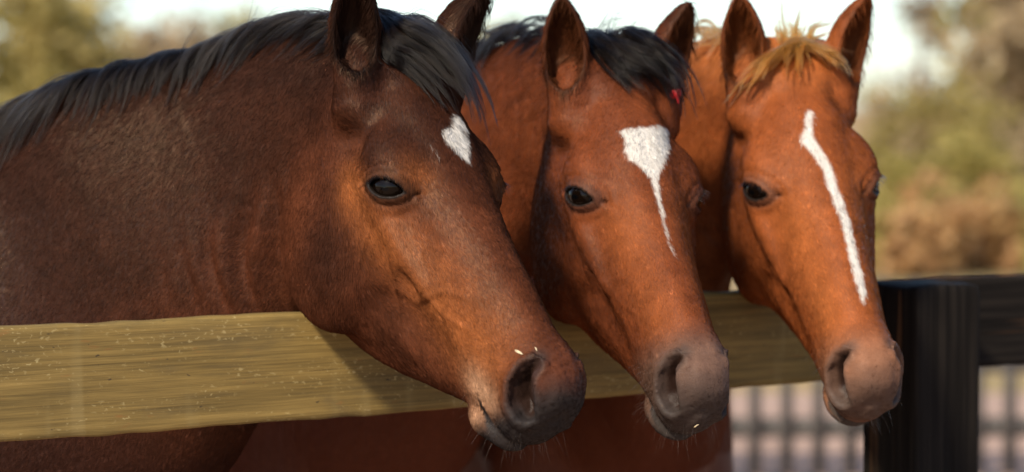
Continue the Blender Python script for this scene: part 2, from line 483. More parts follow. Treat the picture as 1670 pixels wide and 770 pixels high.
def skin_mat():
    m, nt, b = new_mat('horse skin')
    at = node(nt, 'ShaderNodeAttribute', attribute_name='col')
    tc = node(nt, 'ShaderNodeTexCoord')
    nz = node(nt, 'ShaderNodeTexNoise', Scale=700.0, Detail=3.0)
    nt.links.new(tc.outputs['Object'], nz.inputs['Vector'])
    mp = node(nt, 'ShaderNodeMapRange')
    mp.inputs['To Min'].default_value = .66; mp.inputs['To Max'].default_value = 1.34
    nt.links.new(nz.outputs[0], mp.inputs[0])
    mx = node(nt, 'ShaderNodeMix', data_type='RGBA', blend_type='MULTIPLY')
    mx.inputs[0].default_value = 1
    nt.links.new(at.outputs['Color'], mx.inputs[6]); nt.links.new(mp.outputs[0], mx.inputs[7])
    nt.links.new(mx.outputs[2], b.inputs['Base Color'])
    nw = node(nt, 'ShaderNodeTexNoise', Scale=240.0, Detail=5.0, Roughness=.6, Distortion=.8)
    nt.links.new(tc.outputs['Object'], nw.inputs['Vector'])
    sm = node(nt, 'ShaderNodeMath', operation='ADD'); nt.links.new(nz.outputs[0], sm.inputs[0]); nt.links.new(nw.outputs[0], sm.inputs[1])
    bp = node(nt, 'ShaderNodeBump', Strength=.45, Distance=.0012)
    nt.links.new(sm.outputs[0], bp.inputs['Height']); nt.links.new(bp.outputs[0], b.inputs['Normal'])
    at2 = node(nt, 'ShaderNodeAttribute', attribute_name='wet')
    mr = node(nt, 'ShaderNodeMapRange'); mr.inputs['To Min'].default_value = .52; mr.inputs['To Max'].default_value = .22
    nt.links.new(at2.outputs['Fac'], mr.inputs[0]); nt.links.new(mr.outputs[0], b.inputs['Roughness'])
    b.inputs['Specular IOR Level'].default_value = .10
    return m

def hair_mat(name, rough=.32, rrough=.5, coat=0.0):
    m = bpy.data.materials.new(name)
    m.use_nodes = True
    nt = m.node_tree
    nt.nodes.remove(nt.nodes['Principled BSDF'])
    h = nt.nodes.new('ShaderNodeBsdfHairPrincipled')
    h.parametrization = 'COLOR'
    at = node(nt, 'ShaderNodeAttribute', attribute_name='col')
    nt.links.new(at.outputs['Color'], h.inputs['Color'])
    h.inputs['Roughness'].default_value = rough
    h.inputs['Radial Roughness'].default_value = rrough
    h.inputs['Coat'].default_value = coat
    h.inputs['IOR'].default_value = 1.27
    nt.links.new(h.outputs[0], nt.nodes['Material Output'].inputs['Surface'])
    return m

M_SKIN = skin_mat()
def coat_mat():
    m = bpy.data.materials.new('short coat hair')
    m.use_nodes = True
    nt = m.node_tree
    nt.nodes.remove(nt.nodes['Principled BSDF'])
    at = node(nt, 'ShaderNodeAttribute', attribute_name='col')
    an = node(nt, 'ShaderNodeAttribute', attribute_name='lie')
    d = nt.nodes.new('ShaderNodeBsdfDiffuse'); g = nt.nodes.new('ShaderNodeBsdfGlossy')
    nt.links.new(at.outputs['Color'], d.inputs['Color'])
    g.inputs['Color'].default_value = (1, .70, .50, 1); g.inputs['Roughness'].default_value = .45
    for x in (d, g):
        nt.links.new(an.outputs['Vector'], x.inputs['Normal'])
    mx = nt.nodes.new('ShaderNodeMixShader'); mx.inputs[0].default_value = .010
    nt.links.new(d.outputs[0], mx.inputs[1]); nt.links.new(g.outputs[0], mx.inputs[2])
    nt.links.new(mx.outputs[0], nt.nodes['Material Output'].inputs['Surface'])
    return m
M_COAT = coat_mat()
CLUMP_VAR = .07
M_LONG = hair_mat('long mane hair', .30, .40)

def eye_mat():
    m, nt, b = new_mat('horse eye')
    tc = node(nt, 'ShaderNodeTexCoord')
    sep = node(nt, 'ShaderNodeSeparateXYZ')
    nt.links.new(tc.outputs['Object'], sep.inputs[0])
    # local z looks out, x along the slit: the pupil is a broad horizontal bar
    cmb = node(nt, 'ShaderNodeCombineXYZ')
    m1 = node(nt, 'ShaderNodeMath', operation='MULTIPLY'); m1.inputs[1].default_value = 1 / .012
    m2 = node(nt, 'ShaderNodeMath', operation='MULTIPLY'); m2.inputs[1].default_value = 1 / .0065
    nt.links.new(sep.outputs[0], m1.inputs[0]); nt.links.new(sep.outputs[1], m2.inputs[0])
    nt.links.new(m1.outputs[0], cmb.inputs[0]); nt.links.new(m2.outputs[0], cmb.inputs[1])
    ln = node(nt, 'ShaderNodeVectorMath', operation='LENGTH'); nt.links.new(cmb.outputs[0], ln.inputs[0])
    cr = node(nt, 'ShaderNodeValToRGB')
    e = cr.color_ramp.elements
    e[0].position = .45; e[0].color = (.0012, .0012, .0015, 1)
    e[1].position = .62; e[1].color = (.0035, .0018, .001, 1)
    nt.links.new(ln.outputs['Value'], cr.inputs[0])
    nt.links.new(cr.outputs[0], b.inputs['Base Color'])
    b.inputs['Roughness'].default_value = .06
    b.inputs['Specular IOR Level'].default_value = .15
    return m
M_EYE = eye_mat()

# ------------------------------------------------------------------ coat colours (albedo, some light and shade put in), in head space
def sstep(a, b, x):
    t = np.clip((x - a) / (b - a), 0, 1)
    return t * t * (3 - 2 * t)

def blob(S, c, r):
    return np.exp(-(((S - np.asarray(c)) / np.asarray(r)) ** 2).sum(1))

def wob(P, f, seed=0):
    r = np.random.default_rng(seed)
    o = 0
    for i in range(6):
        d = r.normal(size=3); d /= np.linalg.norm(d)
        o = o + np.sin(P @ d * f * (1 + .35 * i) + r.uniform(0, 6.28)) / (1 + .3 * i)
    return o / 3.2

def lerp(c, col, m):
    m = np.clip(m, 0, 1)[:, None]
    return c * (1 - m) + np.asarray(col)[None] * m

def in_poly(x, y, poly):
    """signed distance to a polygon, inside negative"""
    p = np.asarray(poly); q = np.roll(p, -1, 0)
    d = np.full(len(x), 1e9); ins = np.zeros(len(x), bool)
    for (ax, ay), (bx, by) in zip(p, q):
        ex, ey = bx - ax, by - ay
        t = np.clip(((x - ax) * ex + (y - ay) * ey) / (ex * ex + ey * ey), 0, 1)
        d = np.minimum(d, np.hypot(x - ax - t * ex, y - ay - t * ey))
        c = ((ay > y) != (by > y)) & (x < (bx - ax) * (y - ay) / (by - ay + 1e-12) + ax)
        ins ^= c
    return np.where(ins, -d, d)

def stripe(x, y, pts, wd):
    d = np.full(len(x), 1e9)
    for i in range(len(pts) - 1):
        (ax, ay), (bx, by) = pts[i], pts[i + 1]
        ex, ey = bx - ax, by - ay
        t = np.clip(((x - ax) * ex + (y - ay) * ey) / (ex * ex + ey * ey), 0, 1)
        d = np.minimum(d, np.hypot(x - ax - t * ex, y - ay - t * ey) - (wd[i] + (wd[i + 1] - wd[i]) * t))
    return d

STAR1 = [(.178 + (a_ - .178) * .88, -.006 + (b_ + .006) * .85) for a_, b_ in [(0.1343, -0.0136), (0.1296, -0.0273), (0.1424, -0.0349), (0.1569, -0.036), (0.1714, -0.0255), (0.1847, -0.0238), (0.2104, -0.0141), (0.2228, -0.0052), (0.2165, 0.0029), (0.2057, 0.009), (0.1963, 0.0175), (0.1825, 0.0233), (0.1697, 0.0219), (0.1619, 0.0102), (0.1605, 0.0012)]]
STAR2 = [(.180 + (a_ - .180) * .95, -.005 + (b_ + .005) * .92) for a_, b_ in [(0.1418, 0.0354), (0.1391, 0.0245), (0.138, 0.0066), (0.1352, -0.0169), (0.1105, -0.0620), (0.1372, -0.0508), (0.1686, -0.0458), (0.1958, -0.0281), (0.2255, -0.0117), (0.2341, -0.0046), (0.235, 0.0037), (0.2205, 0.0115), (0.2089, 0.0201), (0.1983, 0.0318), (0.1781, 0.0348), (0.1605, 0.0316)]]
LINE2 = [(0.2313, -0.0024), (0.2697, -0.0017), (0.3045, -0.0005), (0.3397, 0.0015), (0.3681, -0.0006)]
LINE3 = [(0.1258, 0.0027), (0.1523, 0.0103), (0.172, 0.0166), (0.197, 0.0062), (0.2263, -0.0044), (0.2646, -0.0062), (0.2927, -0.0094), (0.3286, -0.0114), (0.3562, -0.0102), (0.3889, -0.0084), (0.4192, -0.0083), (0.4469, -0.0081), (0.4686, -0.0046)]
LW3 = [.0055, .0055, .010, .009, .0075, .0078, .0078, .0072, .0072, .0072, .0072, .0065, .001]

def eye_almond(S):
    d = S - EYE
    h = d @ EYE_H; vv = d @ EYE_V; n = d @ EYE_N
    hw, up, dn = .0272, .0126, .0104
    ru = (hw * hw + up * up) / (2 * up); rd = (hw * hw + dn * dn) / (2 * dn)
    alm = np.maximum(np.sqrt(h * h + (vv + ru - up) ** 2) - ru, np.sqrt(h * h + (vv - rd + dn) ** 2) - rd)
    return np.where(n > 0, alm, 1.0), n

def nostril_2d(S):
    d = S - NOS
    p = d @ NOS_A; q = d @ NOS_B; n = d @ NOS_N
    path = [(-.037, .007, 0), (-.024, -.002, 0), (-.006, -.004, 0), (.013, -.001, 0), (.026, .005, 0)]
    return f_chain(np.stack([p, q, 0 * p], 1), path, [.0060, .0105, .0150, .0160, .0110]), n

def ear_inside(k, H):
    m = np.zeros(len(H)); kk = np.zeros(len(H))
    for e in SPEC[k]['ears']:
        o, i, t = ear_parts(H, *e)
        g = ((np.abs(i) < .0035) & (o < .003) & (t > .02) & (t < 1.0))
        m = np.maximum(m, g.astype(float)); kk = np.where(g, np.clip(t, 0, 1), kk)
    return m, kk

def coat_color(k, H, crest):
    """H head space points; crest 1 near the mane -> colour, white mask, wetness"""
    u, v, w = H[:, 0], H[:, 1], H[:, 2]
    a = np.abs(w)
    S = np.stack([u, v, a], 1)
    n1 = wob(H, 38, 1); n2 = wob(H, 95, 2); n3 = wob(H, 260, 3)
    face = sstep(-.02, .08, u)
    fac = np.array((.85, .75, .60)) if k == 1 else np.array((.82, .685, .54))     # overall cast of the hair
    fore = sstep(-.085, -.03, v) * sstep(.30, .16, u) * sstep(-.03, .05, u)
    if k == 1:
        base, red, dark, orange, tan, soot = (.056, .0205, .0130), (.086, .0295, .0165), (.026, .0110, .0086), (.235, .085, .032), (.32, .175, .10), (.018, .0145, .0140)
        tan, soot = np.array(tan) / fac, np.array(soot) / fac
        c = np.tile(np.array(base), (len(H), 1))
        c = lerp(c, red, .5 + .5 * n1 + .2 * n2)
        c = lerp(c, dark, .80 * sstep(.09, -.02, u) + .45 * sstep(.0, -.30, u) * (.7 + .3 * n1) + .75 * crest)
        c = lerp(c, dark, .90 * fore * (.85 + .3 * n2))
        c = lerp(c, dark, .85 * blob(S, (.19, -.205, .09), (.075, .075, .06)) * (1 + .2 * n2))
        c = lerp(c, red, .8 * blob(S, (.11, -.235, .08), (.045, .10, .06)))
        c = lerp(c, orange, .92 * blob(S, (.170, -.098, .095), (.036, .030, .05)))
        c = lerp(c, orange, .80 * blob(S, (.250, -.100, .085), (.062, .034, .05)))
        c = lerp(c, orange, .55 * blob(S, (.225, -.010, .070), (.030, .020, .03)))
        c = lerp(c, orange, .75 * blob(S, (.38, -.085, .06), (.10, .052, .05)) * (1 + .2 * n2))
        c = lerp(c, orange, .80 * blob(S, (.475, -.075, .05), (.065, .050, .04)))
        c = lerp(c, red, .7 * sstep(.022, .0, a) * sstep(.30, .42, u))
        c = lerp(c, tan, .85 * blob(S, (.500, -.115, .045), (.030, .024, .03)) + .75 * blob(S, (.535, -.105, .042), (.032, .022, .03)) + .8 * blob(S, (.525, -.155, .03), (.025, .02, .03)))
        mz = sstep(.545, .592, u + .35 * (-.045 - v) - .3 * np.clip(a - .03, 0, None) + .006 * n2)
    elif k == 2:
        base, red, dark, orange, tan, soot = (.125, .039, .0185), (.165, .052, .0225), (.052, .0185, .0115), (.29, .104, .040), (.088, .060, .046), (.029, .024, .0225)
        tan, soot = np.array(tan) / fac, np.array(soot) / fac
        c = np.tile(np.array(base), (len(H), 1))
        c = lerp(c, red, .5 + .5 * n1 + .2 * n2)
        c = lerp(c, dark, .5 * sstep(.0, -.30, u) * (.7 + .3 * n1) + .6 * crest)
        c = lerp(c, orange, .55 * blob(S, (.30, -.03, .045), (.08, .05, .04)) + .5 * blob(S, (.45, -.03, .04), (.07, .04, .04)))  # lit front of the face, put into the coat colour
        c = lerp(c, dark, .70 * blob(S, (.19, -.21, .09), (.085, .08, .06)) + .50 * blob(S, (.30, -.10, .08), (.05, .035, .04)) + .45 * blob(S, (.36, -.15, .06), (.07, .04, .05)))  # shade on cheeks and sides of the nose, painted into the coat
        c = lerp(c, tan, .75 * sstep(.45, .53, u + .3 * (-.06 - v)))
        mz = sstep(.53, .60, u - .3 * (v + .07) + .006 * n2) * .85
    else:
        base, red, dark, orange, tan, soot = (.205, .064, .0235), (.255, .082, .029), (.105, .034, .0145), (.38, .145, .052), (.150, .092, .060), (.044, .035, .031)
        tan, soot = np.array(tan) / fac, np.array(soot) / fac
        c = np.tile(np.array(base), (len(H), 1))
        c = lerp(c, red, .5 + .5 * n1 + .2 * n2)
        c = lerp(c, dark, .4 * sstep(.0, -.30, u) * (.7 + .3 * n1))
        c = lerp(c, orange, .75 * crest)
        c = lerp(c, orange, .45 * blob(S, (.30, -.03, .045), (.10, .05, .04)) + .45 * blob(S, (.45, -.03, .04), (.07, .04, .04)))  # sunlit face front painted in as a brighter coat
        c = lerp(c, dark, .60 * blob(S, (.19, -.21, .09), (.085, .085, .06)) + .40 * blob(S, (.31, -.11, .08), (.05, .035, .04)))  # shade on the cheeks painted in as a darker coat
        c = lerp(c, tan, .6 * sstep(.46, .55, u + .3 * (-.06 - v)))
        mz = sstep(.540, .60, u - .2 * (v + .07) + .006 * n2) * .75
        mz = mz * (1 - .8 * blob(S, (.60, -.120, .0), (.03, .018, .025)))
    c = c * (1 + .08 * n3 + .10 * n2 + .20 * wob(H, 62, 11) + .12 * wob(H, 150, 12))[:, None]
    c = lerp(c, soot, mz)
    ns, nn = nostril_2d(S)
    nm = (nn > -.05) & (u > .5)
    c = lerp(c, soot, np.where(nm, sstep(.014, .003, ns) * (.75 if k == 1 else .6), 0))
    c = lerp(c, (.022, .013, .012), np.where(nm & (ns < .0), sstep(.001, -.006, ns), 0))
    ml = np.array([(.500, -.122), (.522, -.131), (.552, -.135), (.585, -.134), (.618, -.131)])
    md = stripe(u, v, ml, [.001, .003, .004, .004, .004])
    c = lerp(c, soot, sstep(.0035, -.001, md) * sstep(.500, .52, u))
    c = lerp(c, soot, sstep(.545, .575, u) * sstep(-.120, -.135, v) * .9)
    al, en = eye_almond(S)
    lid = sstep(.0070, .0030, al) * (en > .004)
    c = lerp(c, (.011, .009, .009), lid)
    c = lerp(c, soot if k != 1 else (.06, .03, .02), .5 * sstep(.020, .008, al) * (1 - lid) * (en > 0))
    # ears: dark rims and tips, darker still inside
    ek = sstep(.045, .12, v - .6 * u)
    ec = (.020, .010, .008) if k == 1 else ((.040, .016, .009) if k == 2 else (.13, .040, .013))
    c = lerp(c, ec, ek * (.9 if k < 3 else .5))
    ei, kk = ear_inside(k, H)
    ic = ((.014, .008, .007), (.055, .022, .011), (.085, .030, .012))[k - 1]
    c = lerp(c, ic, ei * (.9 - .3 * kk))
    c = c * fac[None]
    c = lerp(c, (.030, .012, .009) if k == 1 else (.15, .045, .024), sstep(.45, .75, -v) * .9)  # chest and body colour carries the shade and fill light below the rail
    # white marks
    wx = u + .0016 * n3; wy = w + .0016 * wob(H, 300, 5)
    top = v > -.05
    if k == 1:
        d = in_poly(wx, wy, STAR1)
        hole = blob(np.stack([u, w, 0 * u], 1), (.166, -.020, 0), (.006, .005, 1))
        wm = sstep(.0032, -.0042, d) * (1 - .8 * hole)
        wm = np.maximum(wm, .16 * sstep(.0008, -.0003, stripe(wx, wy, [(.208, .035), (.187, .040)], [.0005, .0005])))
    elif k == 2:
        d = np.minimum(in_poly(wx, wy, STAR2), stripe(wx, wy, LINE2, [.0056, .0034, .0024, .0014, .0004]) + .0016 * (n3 + .3) * sstep(.24, .3, u))
        wm = sstep(.0026, -.0034, d)
    else:
        wm = sstep(.0026, -.0032, stripe(wx, wy, LINE3, LW3))
    wm = wm * top
    c = lerp(c, (.50, .47, .43), wm)
    wet = np.where(nm, sstep(.004, -.004, ns), 0) * .7 + lid * .25
    return np.clip(c, .004, .9), wm, np.clip(wet, 0, 1)

# ------------------------------------------------------------------ hair
def hair_object(name, parent, P, rad, col, mat, lie=None):
    """P (n, k, 3) points, rad (n, k), col (n, 3)"""
    n, k = P.shape[:2]
    hc = bpy.data.hair_curves.new(name)
    hc.add_curves([k] * n)
    hc.points.foreach_set('position', np.ascontiguousarray(P, np.float32).ravel())
    hc.points.foreach_set('radius', np.ascontiguousarray(rad, np.float32).ravel())
    at = hc.attributes.new('col', 'FLOAT_COLOR', 'CURVE')
    at.data.foreach_set('color', np.column_stack([col, np.ones(n)]).astype(np.float32).ravel())
    if lie is not None:
        al = hc.attributes.new('lie', 'FLOAT_VECTOR', 'CURVE')
        al.data.foreach_set('vector', np.ascontiguousarray(lie, np.float32).ravel())
    hc.materials.append(mat)
    o = bpy.data.objects.new(name, hc)
    sc.collection.objects.link(o)
    o.parent = parent
    return o

def strands(guides, n, seed, jit=.006, tip=.5, wave=.003, k=10, len_var=.35, locks=None, tight=.0016):
    """strands between neighbouring guide polylines (world space), gathered in locks that narrow to their tips"""
    r = np.random.default_rng(seed)
    G = np.array([spline(g, 24) for g in guides])
    m = len(G)
    locks = locks or max(n // 28, 4)
    lx = np.sort(r.uniform(0, m - 1, locks)); lo = r.normal(size=(locks, 3)) * jit; lf = r.normal(size=(locks, 3)) * jit * tip
    ll = 1 - r.uniform(0, len_var, locks); ph = r.uniform(0, 6.28, (locks, 3)); am = r.normal(size=(locks, 3)) * wave; fr = r.uniform(2.5, 6, (locks, 1))
    lk = r.integers(0, locks, n)
    x = np.clip(lx[lk] + r.normal(size=n) * .05, 0, m - 1)
    i = np.minimum(x.astype(int), max(m - 2, 0)); f = (x - i)[:, None, None]
    base = G[i] * (1 - f) + G[np.minimum(i + 1, m - 1)] * f
    L = ll[lk] * r.uniform(.80, 1.0, n)
    t = np.linspace(0, 1, k)[None] * L[:, None]
    g = t * 23; gi = np.minimum(g.astype(int), 22); gf = (g - gi)[..., None]
    ar = np.arange(n)[:, None]
    P = base[ar, gi] * (1 - gf) + base[ar, gi + 1] * gf
    tt = t[..., None]
    P = P + lo[lk][:, None] * (1 - .3 * tt) + lf[lk][:, None] * tt ** 1.5 * 2
    P = P + r.normal(size=(n, 1, 3)) * tight * (1.5 - 1.1 * tt)
    P = P + am[lk][:, None] * np.sin(tt * fr[lk][:, None] + ph[lk][:, None]) * np.clip(tt * 2, 0, 1)
    fly = r.uniform(size=n) < .05
    P[fly] = P[fly] + (r.normal(size=(fly.sum(), 1, 3)) * .012 + np.array([0, 0, .008])) * tt[fly] ** 1.3
    return P

def build_coat(h, V, N, Q, parent, count):
    k = h.k
    r = np.random.default_rng(40 + k)
    fc = V[Q].mean(1); fn = N[Q].mean(1)
    e1 = V[Q[:, 2]] - V[Q[:, 0]]; e2 = V[Q[:, 3]] - V[Q[:, 1]]
    ar = .5 * np.linalg.norm(np.cross(e1, e2), axis=1)
    H = head_space(k, fc)
    to = -fc + np.array([0, 0, CAM_Z]); to /= np.linalg.norm(to, axis=1)[:, None]
    face = (fn * to).sum(1)
    ext = np.where(fc[:, 0] > -.80, 1.0, .22) * (fc[:, 0] > -1.9) * (fc[:, 2] > 1.0) * (fc[:, 1] < (4.3 if k == 1 else 4.95))
    w = ar * ext * (face > -.35)
    S = np.stack([H[:, 0], H[:, 1], np.abs(H[:, 2])], 1)
    ns, nn = nostril_2d(S)
    w = w * ~((H[:, 0] > .5) & (ns < .001) & (nn > -.04))
    al, en = eye_almond(S)
    w = w * ~((al < .0045) & (en > .003))
    w = w * (1 - .30 * sstep(.50, .58, H[:, 0]))
    cum = np.cumsum(w); pick = np.searchsorted(cum, r.uniform(0, cum[-1], count))
    pick = np.minimum(pick, len(Q) - 1)
    b = r.dirichlet((1, 1, 1, 1), count)
    P = (V[Q[pick]] * b[..., None]).sum(1); Nn = (N[Q[pick]] * b[..., None]).sum(1)
    Nn /= np.linalg.norm(Nn, axis=1)[:, None] + 1e-9
    H = head_space(k, P)
    R = HEADS[k][1]
    cheek = sstep(-.10, -.20, H[:, 1]) * sstep(.34, .24, H[:, 0])
    dh = np.stack([1 - .55 * cheek, -.75 * cheek, .35 * np.sign(H[:, 2]) * sstep(.3, .1, H[:, 0])], 1)
    ear = sstep(.035, .08, H[:, 1] - .6 * H[:, 0])
    dh = dh * (1 - ear)[:, None] + np.array([-.66, .74, 0])[None] * ear[:, None]
    dw = dh @ R.T
    C = h.neck['C']; nd = norm(C[-6] - C[2])
    dn = nd * .72 - np.array([0, 0, .69])
    isneck = sstep(.03, -.03, H[:, 0] + np.clip(-.27 - H[:, 1], 0, None) * .8 - .02)
    T = dw * (1 - isneck)[:, None] + dn[None] * isneck[:, None]
    sw = wob(P, 30, 9); sw2 = wob(P, 120, 10)
    T = T + np.cross(Nn, T) * (.22 * sw + .22 * sw2 + .16 * r.normal(size=count))[:, None]
    T = T - (T * Nn).sum(1)[:, None] * Nn
    T /= np.linalg.norm(T, axis=1)[:, None] + 1e-9
    crest = crest_mask(h, P)
    col, wm, wet = coat_color(k, H + r.normal(size=H.shape) * .0014 * (H[:, :1] < .48), crest)
    L = (.0075 + .0035 * isneck) * (1 - .68 * sstep(.42, .57, H[:, 0])) + .001 * wm
    ei, kk = ear_inside(k, H)
    L = L * (1 + .8 * ei) * r.uniform(.65, 1.25, count)
    lift = .07 + .06 * r.uniform(size=count) + .05 * wm + .30 * ei + .03 * sw2
    Pt = np.empty((count, 3, 3))
    Pt[:, 0] = P + Nn * .0001
    Pt[:, 1] = P + (T * .5 + Nn * lift[:, None] * .8) * L[:, None]
    Pt[:, 2] = P + (T * 1.0 + Nn * lift[:, None] * .9) * L[:, None]
    # neighbouring hairs close into little wisps
    nc = count // 5
    kd = KDTree(nc)
    for q in range(nc):
        kd.insert(P[q], q)
    kd.balance()
    find = kd.find
    cl = np.fromiter((find(p)[1] for p in P), np.int64, count)
    wisp = np.clip(.30 + .18 * r.normal(size=nc), 0, .8)[cl][:, None]
    wisp = wisp * (np.linalg.norm(P - P[cl], axis=1) < .009)[:, None]
    Pt[:, 2] = Pt[:, 2] * (1 - wisp) + Pt[cl, 2] * wisp
    Pt[:, 1] = Pt[:, 1] * (1 - .45 * wisp) + Pt[cl, 1] * .45 * wisp
    up = (r.normal(size=nc) * .0003)[cl][:, None]
    Pt[:, 2] += Nn * np.maximum(up, -.0004); Pt[:, 1] += Nn * np.maximum(up, -.0004) * .5
    rad = np.array([.00021, .00021, .00006])[None] * r.uniform(.8, 1.3, (count, 1))
    hc = col * 1.12 * (1 + .10 * r.normal(size=(count, 1)) + (CLUMP_VAR + .08 * wm[:, None]) * r.normal(size=nc)[cl][:, None])
    light = (r.uniform(size=nc) < .015)[cl][:, None]
    hc = np.where(light & (wm[:, None] < .5), hc * 1.35 + .004, hc)
    lie = Nn + T * (.05 * r.normal(size=nc)[cl] + .04 * r.normal(size=count))[:, None] + np.cross(Nn, T) * (.08 * r.normal(size=nc)[cl] + .06 * r.normal(size=count))[:, None]
    lie /= np.linalg.norm(lie, axis=1)[:, None]
    return hair_object('coat', parent, Pt, rad, np.clip(hc, .003, .9), M_COAT, lie)

def crest_mask(h, P):
    """1 at the top of the neck where the mane grows"""
    D = h.neck['D'][::12]
    top = D[:, :3] + D[:, 3:6] / np.linalg.norm(D[:, 3:6], axis=1)[:, None] * D[:, 7:8]
    d = np.full(len(P), 9.0)
    for i in range(len(top) - 1):
        ab = top[i + 1] - top[i]
        t = np.clip(((P - top[i]) @ ab) / (ab @ ab), 0, 1)
        d = np.minimum(d, np.linalg.norm(P - top[i] - t[:, None] * ab, axis=1))
    return sstep(.11, .035, d)

def crest_guides(h, g0, g1, n, theta, drop_back, side, lift=.010):
    """guide polylines that leave the crest and lie over one side of the neck, swept back"""
    D = h.neck['D']; T = h.neck['T']; M = len(D)
    out = []
    for g in np.linspace(g0, g1, n):
        pts = []
        for j, t in enumerate(np.linspace(0, 1, 6)):
            gi = min(int((g + drop_back * t ** 1.3) * (M - 1)), M - 1)
            c, u, a, b = D[gi, :3], D[gi, 3:6], D[gi, 6], D[gi, 7]
            tg = norm(T[gi]); u = norm(u - np.dot(u, tg) * tg); s = np.cross(tg, u) * side
            th = theta * t
            lf = lift * (1.3 * np.sin(np.pi * min(t * 1.3, 1)) + .35)
            e = 2 / 2.2
            cc, ss = abs(math.cos(th)) ** e, abs(math.sin(th)) ** e
            pts.append(c + u * (b + lf) * cc + s * (a + lf) * ss)
        out.append(pts)
    return out

# ------------------------------------------------------------------ tagging
def tag(o, label=None, cat=None, group=None, kind=None):
    for k, v in (('label', label), ('category', cat), ('group', group), ('kind', kind)):
        if v:
            o[k] = v
    return o

def empty(name, loc=(0, 0, 0)):
    o = bpy.data.objects.new(name, None)
    sc.collection.objects.link(o)
    o.location = loc
    o.empty_display_size = .1
    return o

def link(name, me, parent=None, mat=None):
    o = bpy.data.objects.new(name, me)
    sc.collection.objects.link(o)
    if mat is not None and not me.materials:
        me.materials.append(mat)
    if parent is not None:
        o.parent = parent
        o.matrix_parent_inverse = Matrix.Translation(-parent.location)
    return o

# ------------------------------------------------------------------ ground
def ramp(nt, stops, interp='LINEAR'):
    r = nt.nodes.new('ShaderNodeValToRGB')
    r.color_ramp.interpolation = interp
    e = r.color_ramp.elements
    while len(e) < len(stops):
        e.new(.5)
    for q, (p, c) in zip(e, stops):
        q.position = p; q.color = (*c, 1)
    return r

def ground_mat():
    m, nt, b = new_mat('paddock ground')
    tc = node(nt, 'ShaderNodeTexCoord')
    n1 = node(nt, 'ShaderNodeTexNoise', Scale=.16, Detail=5.0, Roughness=.6)
    n2 = node(nt, 'ShaderNodeTexNoise', Scale=9.0, Detail=6.0, Roughness=.65)
    for n in (n1, n2):
        nt.links.new(tc.outputs['Object'], n.inputs['Vector'])
    field = ramp(nt, [(.30, (.16, .12, .045)), (.43, (.26, .19, .075)), (.52, (.33, .21, .095)), (.60, (.31, .15, .075)), (.72, (.22, .17, .06))])
    nt.links.new(n1.outputs[0], field.inputs[0])
    fine = node(nt, 'ShaderNodeMapRange'); fine.inputs['To Min'].default_value = .6; fine.inputs['To Max'].default_value = 1.4
    nt.links.new(n2.outputs[0], fine.inputs[0])
    mx = node(nt, 'ShaderNodeMix', data_type='RGBA', blend_type='MULTIPLY'); mx.inputs[0].default_value = 1
    nt.links.new(field.outputs[0], mx.inputs[6]); nt.links.new(fine.outputs[0], mx.inputs[7])
    nt.links.new(mx.outputs[2], b.inputs['Base Color'])
    b.inputs['Roughness'].default_value = .95
    bp = node(nt, 'ShaderNodeBump', Strength=.6, Distance=.05)
    nt.links.new(n2.outputs[0], bp.inputs['Height']); nt.links.new(bp.outputs[0], b.inputs['Normal'])
    return m

def sand_mat():
    m, nt, b = new_mat('pale sand')
    tc = node(nt, 'ShaderNodeTexCoord')
    n1 = node(nt, 'ShaderNodeTexNoise', Scale=1.3, Detail=7.0, Roughness=.65)
    nt.links.new(tc.outputs['Object'], n1.inputs['Vector'])
    r = ramp(nt, [(.3, (.25, .16, .115)), (.55, (.35, .235, .175)), (.75, (.42, .30, .235))])
    nt.links.new(n1.outputs[0], r.inputs[0]); nt.links.new(r.outputs[0], b.inputs['Base Color'])
    b.inputs['Roughness'].default_value = .95
    bp = node(nt, 'ShaderNodeBump', Strength=.7, Distance=.04)
    nt.links.new(n1.outputs[0], bp.inputs['Height']); nt.links.new(bp.outputs[0], b.inputs['Normal'])
    return m

def sheet(name, x0, x1, y0, y1, z, nx, ny, mat, amp=0.0, seed=1):
    xs = np.linspace(x0, x1, nx); ys = np.linspace(y0, y1, ny)
    X, Y = np.meshgrid(xs, ys, indexing='ij')
    P = np.stack([X.ravel(), Y.ravel(), np.full(X.size, z)], 1)
    if amp:
        P[:, 2] += amp * wob(P * [1, 1, 0], .35, seed)
    i = np.arange(nx * ny).reshape(nx, ny)
    Q = np.stack([i[:-1, :-1].ravel(), i[1:, :-1].ravel(), i[1:, 1:].ravel(), i[:-1, 1:].ravel()], 1)
    return link(name, make_mesh(name, P, Q), None, mat)

tag(sheet('ground', -900, 900, -60, 1700, 0.0, 40, 40, ground_mat()), kind='structure')
tag(sheet('sand_yard', -16, 22, -6, 14.5, .004, 12, 12, sand_mat()), kind='structure')

# ------------------------------------------------------------------ wooden fence in front
RAIL_A = np.array([-.524, 3.42, 0.0]); RAIL_D = norm([.845, .534, 0]); RAIL_N = np.array([RAIL_D[1], -RAIL_D[0], 0])
RAIL_TOP = px(204, 525, 3.42)[2]

